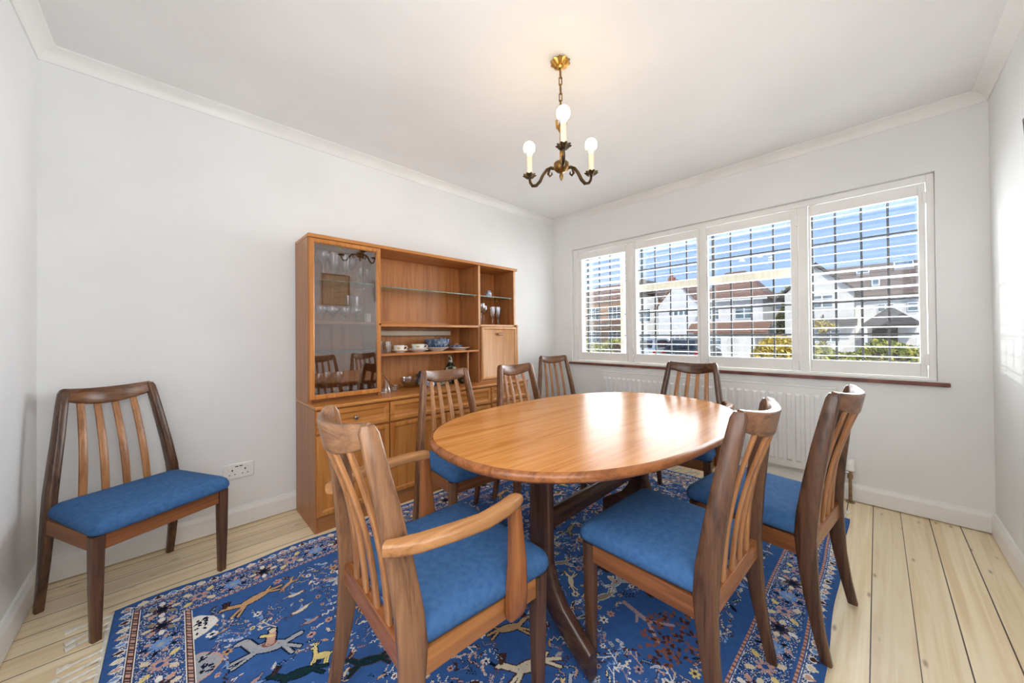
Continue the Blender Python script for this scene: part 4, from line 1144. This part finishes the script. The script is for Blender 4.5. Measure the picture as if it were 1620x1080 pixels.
    def rosette(k, x, y, side):
        h = R.uniform(-.1, .1)
        if k % 3 == 0:
            for j in range(8):
                a = 2 * PI * j / 8 + h
                ell(x + .040 * math.cos(a), y + .040 * math.sin(a), .014, .009, a, ('cream', 'pink', 'white', 'olive')[j % 4])
            for j in range(8):
                a = 2 * PI * j / 8 + h + .4; line((x, y), (x + .026 * math.cos(a), y + .026 * math.sin(a)), .005, 'brown')
            ell(x, y, .015, .015, 0, 'navy')
        elif k % 3 == 1:
            for j in range(4):
                a = PI / 2 * j + .78
                ell(x + .050 * math.cos(a), y + .050 * math.sin(a), .016, .010, a, ('yellow', 'cream')[j % 2])
            for j in range(8):
                a = 2 * PI * j / 8; line((x, y), (x + .024 * math.cos(a), y + .024 * math.sin(a)), .006, 'pink' if j % 2 else 'mauve')
            ell(x, y, .010, .010, 0, 'royal')
        else:
            for j in range(10):
                a = 2 * PI * j / 10
                line((x, y), (x + .046 * math.cos(a), y + .046 * math.sin(a)), .006, 'navy' if j % 2 else 'pink')
            for j in range(10):
                a = 2 * PI * j / 10; line((x, y), (x + .027 * math.cos(a), y + .027 * math.sin(a)), .006, 'sky')
            ell(x, y, .010, .010, 0, 'grey')
    along_border(.108, .136, rosette)
    # outer scallops
    def scallop(k, x, y, side):
        c = ('pink', 'cream', 'brown', 'sky')[k % 4]
        ell(x, y, .016, .013, 0, 'white'); ell(x, y, .011, .008, 0, c)
        ox, oy = ((0, -1), (0, 1), (-1, 0), (1, 0))[side]
        line((x, y), (x + ox * .015, y + oy * .015), .004, c)
    G[(D > .030) & (D < .048) & (noise < .35)] = ID['white']; G[(D > .030) & (D < .048) & (noise > .86)] = ID['navy']
    along_border(.044, .034, scallop)
    # guard stripes
    for lo, hi in ((.050, .074), (.198, .222)):
        m = (D >= lo) & (D < hi); G[m] = ID['white']
        m = (D >= lo + .003) & (D < hi - .003); G[m] = ID['brown']
        ph = np.mod(along + (D - lo) * 1.1, .036)
        G[m & (ph < .014) & (D >= lo + .006) & (D < hi - .006)] = ID['pink']
        G[m & (ph > .020) & (ph < .028) & (D >= lo + .006) & (D < hi - .006)] = ID['mauve']
    # long sides: the inner and outer guard is a thin rust line
    long_ = (np.minimum(Y, LY - Y) < np.minimum(X, LX - X))
    for lo, hi in ((.050, .074), (.198, .222)):
        m = long_ & (D >= lo) & (D < hi) & (np.minimum(X, LX - X) > lo); G[m] = ID['blue']
        m2 = m & (D >= lo + .006) & (D < hi - .008); G[m2] = ID['rust']; G[m2 & (np.mod(along, .02) < .012)] = ID['pink']
        G[m & (D < lo + .003) & (noise < .6)] = ID['white']
    flip = noise
    G[(flip > .988)] = ID['royal']
    # ---- mesh: one quad per knot, laid into the slightly skewed outline of the rug
    c00, c10, c01, c11 = Vector((-.175, .135)), Vector((2.857, .125)), Vector((-.158, 2.138)), Vector((2.905, 2.156))
    u = np.linspace(0, 1, NX + 1); v = np.linspace(0, 1, NY + 1)
    U, V = np.meshgrid(u, v)
    PX = (1 - U) * (1 - V) * c00.x + U * (1 - V) * c10.x + (1 - U) * V * c01.x + U * V * c11.x
    PY = (1 - U) * (1 - V) * c00.y + U * (1 - V) * c10.y + (1 - U) * V * c01.y + U * V * c11.y
    PY += (V ** 6) * .012 * np.sin(U * 38) * np.clip(1 - U * .9, 0, 1)
    PY += (1 - V) ** 6 * .004 * np.sin(U * 30)
    PX += U ** 10 * .005 * np.sin(V * 34)
    H = .0100
    nv = (NX + 1) * (NY + 1)
    co = np.zeros((nv, 3), np.float32); co[:, 0] = PX.ravel(); co[:, 1] = PY.ravel(); co[:, 2] = H
    idx = np.arange(nv).reshape(NY + 1, NX + 1)
    quads = np.stack([idx[:-1, :-1], idx[:-1, 1:], idx[1:, 1:], idx[1:, :-1]], -1).reshape(-1, 4)
    loop = np.concatenate([idx[0, :], idx[1:, -1], idx[-1, -2::-1], idx[-2:0:-1, 0]])
    low = co[loop].copy(); low[:, 2] = .0005
    co = np.concatenate([co, low]); n = len(loop); li = nv + np.arange(n)
    sides = np.stack([loop, li, np.roll(li, -1), np.roll(loop, -1)], -1)
    faces = np.concatenate([quads, sides])
    me = bpy.data.meshes.new('rug')
    me.vertices.add(len(co)); me.vertices.foreach_set('co', co.ravel())
    me.loops.add(faces.size); me.loops.foreach_set('vertex_index', faces.ravel().astype(np.int32))
    me.polygons.add(len(faces)); me.polygons.foreach_set('loop_start', np.arange(0, faces.size, 4, dtype=np.int32))
    me.polygons.foreach_set('loop_total', np.full(len(faces), 4, np.int32))
    me.update(calc_edges=True)
    P = np.array([lin(pal[k]) for k in names], np.float32)
    colr = np.concatenate([P[G.ravel()], np.tile(P[ID['royal']], (len(sides), 1))])
    at = me.attributes.new('knot_colour', 'FLOAT_COLOR', 'FACE')
    at.data.foreach_set('color', colr.ravel())
    m = base_mat('wool_pile', (40, 82, 158), 0.95, 0, 0.08)
    nn = m.node_tree.nodes; l = m.node_tree.links; b = nn['Principled BSDF']
    a = nn.new('ShaderNodeAttribute'); a.attribute_name = 'knot_colour'
    tc = nn.new('ShaderNodeTexCoord'); nz = nn.new('ShaderNodeTexNoise'); nz.inputs['Scale'].default_value = 34; nz.inputs['Detail'].default_value = 4
    mr = nn.new('ShaderNodeMapRange'); mr.inputs['To Min'].default_value = .78; mr.inputs['To Max'].default_value = 1.2
    mx = nn.new('ShaderNodeMixRGB'); mx.blend_type = 'MULTIPLY'; mx.inputs[0].default_value = 1
    cb = nn.new('ShaderNodeCombineXYZ')
    l.new(tc.outputs['Object'], nz.inputs['Vector']); l.new(nz.outputs['Fac'], mr.inputs['Value'])
    for k in range(3): l.new(mr.outputs[0], cb.inputs[k])
    l.new(a.outputs['Color'], mx.inputs[1]); l.new(cb.outputs[0], mx.inputs[2]); l.new(mx.outputs[0], b.inputs['Base Color'])
    fine = nn.new('ShaderNodeTexNoise'); fine.inputs['Scale'].default_value = 420
    bp = nn.new('ShaderNodeBump'); bp.inputs['Strength'].default_value = .5; bp.inputs['Distance'].default_value = .003
    l.new(tc.outputs['Object'], fine.inputs['Vector']); l.new(fine.outputs['Fac'], bp.inputs['Height']); l.new(bp.outputs[0], b.inputs['Normal'])
    me.materials.append(m)
    o = bpy.data.objects.new('rug', me); COL.objects.link(o)
    tag(o, 'large blue patterned rug with animals and flowers under the table and chairs', 'rug')
    # knotted cotton fringe at both short ends
    for sgn, p, q in ((-1, c00, c01), (1, c10, c11)):
        fb = MB()
        fb.prism([(p.x - .001 * (1 - sgn), p.y), (q.x - .001 * (1 - sgn), q.y - .01), (q.x + sgn * .014, q.y - .01), (p.x + sgn * .014, p.y)], 'z', .0006, .007)
        N = 48
        for k in range(N):
            t = (k + .5) / N; x = p.x + (q.x - p.x) * t; y = p.y + (q.y - p.y) * t
            if sgn < 0 and abs(y - 1.98) < .03: continue
            L = R.uniform(.080, .105); dy = R.uniform(-.022, .022) - .012
            a = Vector((x + sgn * .008, y, .005)); e = Vector((x + sgn * L, y + dy, .004))
            fb.tube([a, a.lerp(e, .5), e], [.0056, .0050, .0054], 7)
            f2 = e + Vector((sgn * .026, dy * .3, 0))
            fb.tube([e - Vector((sgn * .004, 0, 0)), e + Vector((sgn * .004, 0, .002)), e.lerp(f2, .5), f2], [.0062, .0125, .0110, .0145], 8, flat=.6)
        f = fb.build('fringe', FRINGE, o); f['kind'] = 'stuff'
build_rug()

# ================================================================ OUTSIDE
RENDER = noisy('white_render', (226, 222, 214), (238, 235, 228), 3, 0.8)
RENDER2 = noisy('cream_render', (214, 208, 196), (226, 220, 208), 3, 0.8)
BRICKW = noisy('buff_brick', (168, 128, 96), (190, 150, 114), 18, 0.8, stretch=(1, 1, 3))
def tile_mat(name, c1, c2):
    m = noisy(name, c1, c2, 7, 0.7, stretch=(2, 6, 6))
    n = m.node_tree.nodes; l = m.node_tree.links; b = n['Principled BSDF']
    wv = n.new('ShaderNodeTexWave'); wv.bands_direction = 'Z'; wv.inputs['Scale'].default_value = 1.7; wv.inputs['Distortion'].default_value = .6
    tc = n.new('ShaderNodeTexCoord'); l.new(tc.outputs['Object'], wv.inputs['Vector'])
    bp = n.new('ShaderNodeBump'); bp.inputs['Distance'].default_value = .06; bp.inputs['Strength'].default_value = .8
    l.new(wv.outputs['Fac'], bp.inputs['Height']); l.new(bp.outputs[0], b.inputs['Normal'])
    return m
TILE_RED = tile_mat('red_brown_tiles', (126, 88, 66), (160, 118, 92))
TILE_BROWN = tile_mat('brown_tiles', (96, 76, 62), (134, 108, 88))
TILE_DARK = tile_mat('dark_tiles', (60, 52, 46), (86, 76, 68))
WHITEFRAME = noisy('white_house_window_frame', (226, 226, 224), (238, 238, 236), 6, .5)
HOUSEPANE = noisy('house_window_pane', (70, 88, 92), (120, 142, 148), 1.2, .12)
CHIMRED = noisy('chimney_brick', (168, 88, 60), (190, 108, 76), 14, .8)
ASPH = noisy('asphalt', (98, 98, 98), (128, 127, 124), 9, .9)
PAVE = noisy('pale_paving', (196, 190, 180), (214, 208, 198), 4, .85)
struct('ground', MB().box(XW + WT, 70, -40, 60, -0.72, -0.60), PAVE)
struct('street', MB().box(10.8, 17.0, -40, 60, -0.5998, -0.59), ASPH)

def h_window(par, x, y0, y1, z0, z1, cols=2, bar=True):
    f = MB()
    w = .07
    f.box(x - .05, x + .02, y0, y1, z0, z0 + w); f.box(x - .05, x + .02, y0, y1, z1 - w, z1)
    for k in range(cols + 1):
        yy = y0 + (y1 - y0) * k / cols; f.box(x - .049, x + .02, max(y0, yy - w / 2), min(y1, yy + w / 2), z0 + w, z1 - w)
    if bar: f.box(x - .045, x + .02, y0, y1, z0 + (z1 - z0) * .66, z0 + (z1 - z0) * .66 + .05)
    o = f.build('window', WHITEFRAME, par)
    MB().box(x - .03, x - .015, y0 + .03, y1 - .03, z0 + .03, z1 - .03).build('pane', HOUSEPANE, o)
def roof_gable_x(x0, x1, y0, y1, ze, zr, th=.12, yr=None):
    """ridge runs along x, gable faces the street"""
    yr = (y0 + y1) / 2 if yr is None else yr
    return MB().prism([(y0, ze), (yr, zr), (y1, ze), (y1, ze - th), (yr, zr - th * 1.5), (y0, ze - th)], 'x', x0, x1)
def roof_hip(x0, x1, y0, y1, ze, zr, ya, yb):
    xm = (x0 + x1) / 2
    return MB().poly([(x0, y0, ze), (x1, y0, ze), (x1, y1, ze), (x0, y1, ze), (xm, ya, zr), (xm, yb, zr)], [(0, 1, 2, 3), (0, 4, 1), (1, 4, 5, 2), (2, 5, 3), (3, 5, 4, 0)])
GZ = -0.60
# white gabled house
h2 = thing('house', 'white rendered gabled house with a red chimney seen through the second shutter', 'house', (32, 12, GZ), 0)
h2.location = (0, 0, 0)
MB().prism([(10.35, GZ), (13.85, GZ), (13.85, 3.62), (12.10, 5.66), (10.35, 3.62)], 'x', 32, 40).build('wall', RENDER, h2)
roof_gable_x(31.8, 40, 10.05, 14.15, 3.42, 5.90).build('roof', TILE_RED, h2)
ck = MB().box(34, 34.6, 13.25, 13.75, 4.0, 6.5).build('chimney', CHIMRED, h2)
MB().lathe([(.12, 6.5), (.10, 6.9), (.001, 6.9)], (34.3, 13.5, 0), 10).build('chimney_pot', CHIMRED, ck)
for k in range(4): h_window(h2, 31.99, 11.20 + k * .44, 11.56 + k * .44, 2.70, 3.20, 1, False)
h_window(h2, 31.99, 11.1, 12.8, .45, 1.05, 4)
MB().prism([(30.9, 1.35), (32, 2.0), (32, 1.85), (30.9, 1.2)], 'y', 10.1, 11.0).build('porch_roof', TILE_RED, h2)
# grey house beyond it
h2b = thing('house', 'pale grey house side left of the white gabled house', 'house', (0, 0, 0))
MB().box(33, 41, 14.3, 17.2, GZ, 4.7).build('wall', RENDER2, h2b)
roof_gable_x(32.8, 41.2, 14.0, 17.6, 4.6, 6.5).build('roof', TILE_BROWN, h2b)
h_window(h2b, 32.99, 15.0, 16.4, 2.3, 3.6, 2)
h_window(h2b, 32.99, 15.0, 16.4, -.1, 1.2, 2)
MB().tube([(32.95, 14.55, GZ), (32.95, 14.55, 4.5)], .05, 8).build('drainpipe', TILE_DARK, h2b)
# far brown house seen through the first shutter
h1 = thing('house', 'brown roofed brick house seen through the leftmost shutter', 'house', (0, 0, 0))
MB().box(34, 42, 17.8, 25.5, GZ, 4.9).build('wall', BRICKW, h1)
roof_hip(33.6, 42.4, 17.5, 25.9, 4.8, 7.0, 19.6, 23.8).build('roof', TILE_RED, h1)
for y in (18.6, 21.2, 23.4):
    h_window(h1, 33.99, y, y + 1.5, 2.7, 4.1, 3); h_window(h1, 33.99, y, y + 1.5, .2, 1.6, 3)
MB().prism([(32.6, 1.9), (34, 2.6), (34, 2.4), (32.6, 1.75)], 'y', 18.0, 25.2).build('porch_roof', TILE_BROWN, h1)
# house with the hipped red roof
h3 = thing('house', 'white house with hipped red brown roof and lean-to seen through the third shutter', 'house', (0, 0, 0))
MB().box(31, 38, 5.75, 9.7, GZ, 3.80).build('wall', RENDER, h3)
roof_hip(30.6, 38.4, 5.45, 10.0, 3.75, 6.35, 7.55, 9.0).build('roof', TILE_RED, h3)
MB().poly([(30.55, 5.40, 3.70), (30.65, 5.40, 3.70), (30.65, 10.0, 3.70), (30.55, 10.0, 3.70), (30.55, 5.40, 3.58), (30.65, 5.40, 3.58), (30.65, 10.0, 3.58), (30.55, 10.0, 3.58)],
          [(0, 1, 2, 3), (7, 6, 5, 4), (0, 4, 5, 1), (1, 5, 6, 2), (2, 6, 7, 3), (3, 7, 4, 0)]).build('gutter', WHITEFRAME, h3)
h_window(h3, 30.99, 8.6, 9.6, 2.2, 3.2, 2); h_window(h3, 30.99, 6.3, 7.5, 2.2, 3.2, 2)
MB().prism([(29.4, 1.22), (31, 2.0), (31, 1.85), (29.4, 1.08)], 'y', 5.2, 9.95).build('lean_to_roof', TILE_RED, h3)
MB().box(29.7, 30.995, 6.0, 9.8, GZ, 1.1).build('lean_to_wall', RENDER, h3)
h_window(h3, 29.69, 8.1, 9.5, .1, .85, 3)
MB().box(29.64, 29.7, 7.0, 7.7, GZ + .02, .9).build('door', RENDER2, h3)
# long house with the brown roof
h4 = thing('house', 'long white house with a wide brown roof seen through the rightmost shutter', 'house', (0, 0, 0))
MB().box(32, 40, -9, 3.2, GZ, 3.62).build('wall', RENDER, h4)
MB().prism([(31.5, 3.50), (36, 5.95), (40.5, 3.50), (40.5, 3.35), (36, 5.75), (31.5, 3.35)], 'y', -9.4, 3.6).build('roof', TILE_BROWN, h4)
MB().prism([(0.95, GZ), (4.35, GZ), (4.35, 3.75), (2.70, 5.35), (0.95, 3.75)], 'x', 30.2, 33).build('wing_wall', RENDER2, h4)
roof_gable_x(29.9, 35.5, 0.60, 4.80, 3.52, 5.66, yr=2.70).build('wing_roof', TILE_DARK, h4)
h_window(h4, 30.19, 1.90, 2.95, 2.70, 3.55, 2)
h_window(h4, 31.99, -.75, -.05, 2.35, 2.9, 2); h_window(h4, 31.99, -2.2, -1.3, 2.35, 2.9, 2)
h_window(h4, 30.19, 1.6, 2.9, .5, 1.35, 3)
MB().prism([(29.3, 1.62), (30.2, 1.95), (30.2, 1.85), (29.3, 1.52)], 'y', 0.8, 3.0).build('canopy', TILE_DARK, h4)
pr = MB()
pr.poly([(29.6, -1.75, 1.60), (32, -1.75, 1.60), (32, .60, 1.60), (29.6, .60, 1.60), (30.8, -.75, 2.52), (30.8, -.40, 2.52), (29.6, -1.75, 1.48), (32, -1.75, 1.48), (32, .60, 1.48), (29.6, .60, 1.48)],
        [(6, 7, 8, 9), (0, 4, 1), (1, 4, 5, 2), (2, 5, 3), (3, 5, 4, 0), (0, 1, 7, 6), (1, 2, 8, 7), (2, 3, 9, 8), (3, 0, 6, 9)])
pr.build('porch_roof', TILE_DARK, h4)
for yy in (-1.6, .45): MB().box(29.75, 29.9, yy - .07, yy + .07, GZ, 1.47).build('porch_post', WHITEFRAME, h4)
MB().box(31.9, 31.995, -.9, .2, GZ + .02, 1.4).build('door', TILE_DARK, h4)
def rooflight(y0, y1, z0, z1):
    def rx(z): return 31.5 + (z - 3.5) / (5.95 - 3.5) * 4.5
    o = MB().poly([(rx(z) - dx, y, z + dz) for dx, dz in ((.0, .0), (.10, .14)) for (y, z) in ((y0, z0), (y1, z0), (y1, z1), (y0, z1))],
              [(3, 2, 1, 0), (4, 5, 6, 7), (0, 1, 5, 4), (1, 2, 6, 5), (2, 3, 7, 6), (3, 0, 4, 7)]).build('rooflight', WHITEFRAME, h4)
    i = .06
    MB().poly([(rx(z) - dx, y, z + dz) for dx, dz in ((.10, .145), (.11, .155)) for (y, z) in ((y0 + i, z0 + i), (y1 - i, z0 + i), (y1 - i, z1 - i), (y0 + i, z1 - i))],
              [(3, 2, 1, 0), (4, 5, 6, 7), (0, 1, 5, 4), (1, 2, 6, 5), (2, 3, 7, 6), (3, 0, 4, 7)]).build('pane', HOUSEPANE, o)
rooflight(.30, .95, 5.05, 5.5); rooflight(-1.75, -.85, 5.2, 5.75); rooflight(-.18, .20, 3.95, 4.45)

# foliage
def leaf_mat(name, c1, c2, c3):
    m = base_mat(name, c1, .6, 0, .2)
    n = m.node_tree.nodes; l = m.node_tree.links; b = n['Principled BSDF']
    g = n.new('ShaderNodeNewGeometry'); rp = n.new('ShaderNodeValToRGB')
    rp.color_ramp.elements[0].color = lin(c1); rp.color_ramp.elements[1].color = lin(c3)
    e = rp.color_ramp.elements.new(.5); e.color = lin(c2)
    l.new(g.outputs['Random Per Island'], rp.inputs[0]); l.new(rp.outputs[0], b.inputs['Base Color'])
    return m
LEAF_G = leaf_mat('green_leaves', (66, 78, 36), (136, 142, 58), (216, 202, 104))
LEAF_Y = leaf_mat('autumn_leaves', (104, 100, 36), (190, 158, 56), (226, 200, 110))
LEAF_L = leaf_mat('light_leaves', (110, 120, 52), (168, 170, 82), (206, 196, 110))
BARK = noisy('bark', (70, 56, 44), (96, 80, 64), 12, .9)
def leaf_cloud(n, sampler, size, seed):
    r = random.Random(seed); mb = MB()
    for k in range(n):
        c = Vector(sampler(r))
        d = Vector((r.gauss(0, 1), r.gauss(0, 1), r.gauss(0, 1))).normalized(); u = d.orthogonal().normalized(); v = d.cross(u)
        s = size * r.uniform(.6, 1.3)
        mb.poly([c - u * s, c + v * s * .5, c + u * s, c - v * s * .5], [(0, 1, 2, 3)])
    return mb
def bush(name, label, cat, x0, x1, y0, y1, h, n, size, mats, seed, core=True, group=None):
    t = thing(name, label, cat, ((x0 + x1) / 2, (y0 + y1) / 2, GZ), 0, group)
    w, d = (x1 - x0) / 2, (y1 - y0) / 2
    lump = lambda y: 1 - .10 * (0.5 + .5 * math.sin(y * 3.1 + seed)) - .06 * math.sin(y * 7.7 + seed * 2)
    def smp(r):
        y = r.uniform(-d, d); z = h * lump(y) * (1 - r.random() ** 2.2); x = r.choice((-1, -1, 1)) * w * (1 - .25 * (z / h) ** 3) * r.uniform(.75, 1.02)
        if r.random() < .35: z = h * lump(y) * r.uniform(.92, 1.06); x = r.uniform(-w, w) * .8
        return (x, y, max(.03, z))
    if core: 
        rr = [];
        for k in range(13):
            y = -d * .97 + 2 * d * .97 * k / 12; hh = h * lump(y) * .92
            rr.append([(-w * .8, y, .0), (-w * .78, y, hh * .8), (-w * .45, y, hh), (w * .45, y, hh), (w * .78, y, hh * .8), (w * .8, y, 0)])
        MB().rings(rr).build('branches', BARK, t)
    m = leaf_cloud(n, smp, size, seed).build('foliage', mats, t, sharp=0)
    m['kind'] = 'stuff'
    return t
bush('hedge', 'green clipped hedge across the bottom of the rightmost window view', 'hedge', 8.1, 9.3, -7.0, 0.76, 1.49, 21000, .036, LEAF_G, 3)
bush('shrub', 'yellow autumn shrub at the left end of the hedge', 'shrub', 8.0, 9.2, 0.80, 1.70, 1.50, 7000, .036, LEAF_Y, 5)
bush('hedge', 'green garden hedge low in the leftmost window view', 'hedge', 13.0, 14.2, 7.6, 14.0, 1.35, 6000, .07, LEAF_L, 8)
def tree(label, x, y, h, r, n, size, mats, seed, group=None):
    t = thing('tree', label, 'tree', (x, y, GZ), 0, group)
    tr = MB().tube([(0, 0, 0), (.05, .02, h * .3), (0, .05, h * .6), (.05, 0, h * .85)], [.16, .13, .09, .03], 8)
    r0 = random.Random(seed)
    for k in range(9):
        a = r0.uniform(0, 6.28); z = h * r0.uniform(.35, .75)
        tr.tube([(0, 0, z), (r * .4 * math.cos(a), r * .4 * math.sin(a), z + r * .3), (r * .8 * math.cos(a), r * .8 * math.sin(a), z + r * .5)], [.06, .04, .015], 6)
    tr.build('trunk', BARK, t)
    cl = [(r0.gauss(0, .45) * r, r0.gauss(0, .45) * r, h * .68 + r0.gauss(0, .30) * r, r * r0.uniform(.3, .5)) for _ in range(14)]
    def smp(q):
        cx, cy, cz, cr = q.choice(cl); d = Vector((q.gauss(0, 1), q.gauss(0, 1), q.gauss(0, 1))).normalized() * cr * q.uniform(.5, 1)
        return (cx + d.x, cy + d.y, cz + d.z)
    f = leaf_cloud(n, smp, size, seed).build('crown', mats, t, sharp=0); f['kind'] = 'stuff'
tree('light green tree in the gap right of the hipped red roof', 45, 6.3, 7.2, 1.8, 3600, .14, LEAF_L, 4)
bush('hedge', 'dark green hedge in the gap between the red roofed and the long house', 'hedge', 33.5, 34.5, 4.86, 5.40, 3.2, 1300, .1, LEAF_G, 12)
tree('yellow leaved young tree in front of the long house wing', 24, 1.9, 3.1, .6, 500, .07, LEAF_Y, 9)

# cars on the far drive, tails towards us
def car(label, x, y, paint, grp, h=1.45):
    c = thing('car', label, 'car', (x, y, -0.59), 0, grp)
    W = .86
    prof = [(0.0, .28), (0.0, .80), (.08, .92), (.75, .96), (3.1, .94), (3.95, .80), (4.15, .60), (4.2, .28)]
    rr = []
    for yy, k in ((-W, .90), (-W * .97, .98), (-W * .85, 1.0), (W * .85, 1.0), (W * .97, .98), (W, .90)):
        rr.append([(2.1 + (px - 2.1) * (1 if abs(yy) < W else .985), yy, .28 + (pz - .28) * k) for px, pz in prof])
    MB().rings(rr).build('body', paint, c)
    cab = [(.10, .93), (.42, h - .06), (.75, h), (1.9, h), (2.2, h - .04), (3.05, .93)]
    MB().rings([[(px, s * (W - .06 - .20 * (pz - .93) / (h - .93)), pz) for px, pz in cab] for s in (-1, 1)]).build('cabin', paint, c)
    gl = noisy('car_glass', (26, 32, 36), (52, 60, 66), 1.5, .08)
    MB().poly([(.125, -.64, .97), (.125, .64, .97), (.385, .56, h - .10), (.385, -.56, h - .10), (.10, -.64, .97), (.10, .64, .97), (.36, .56, h - .09), (.36, -.56, h - .09)],
              [(0, 1, 2, 3), (7, 6, 5, 4), (0, 4, 5, 1), (1, 5, 6, 2), (2, 6, 7, 3), (3, 7, 4, 0)]).build('rear_window', gl, c)
    for s in (-1, 1):
        pts = [(.50, .99), (.72, h - .09), (1.9, h - .09), (2.75, .99)]
        def q(px, pz, e): return (px, s * (W - .06 - .20 * (pz - .93) / (h - .93) + e), pz)
        MB().rings([[q(px, pz, .001) for px, pz in pts], [q(px, pz, .012) for px, pz in pts]]).build('side_window', gl, c)
        MB().box(-.015, .10, s * .80 - .06, s * .80 + .06, .66, .84).build('tail_light', noisy('red_lens', (150, 24, 22), (184, 40, 36), 9, .2), c)
        for px in (.75, 3.4):
            MB().tube([(px, s * .70, .31), (px, s * .885, .31)], .31, 20).build('wheel', noisy('tyre', (26, 26, 27), (40, 40, 41), 12, .8), c)
    MB().box(-.05, .03, -.75, .75, .32, .52).build('bumper', paint, c, .02)
car('silver hatchback parked at the left of the second window view', 18.5, 9.05, noisy('silver_paint', (190, 194, 198), (206, 210, 214), 2, .25, .4), 'cars parked across the street')
car('dark grey estate car parked right of the silver car', 19.0, 7.15, noisy('dark_paint', (44, 50, 58), (64, 70, 78), 2, .2, .3), 'cars parked across the street', 1.42)
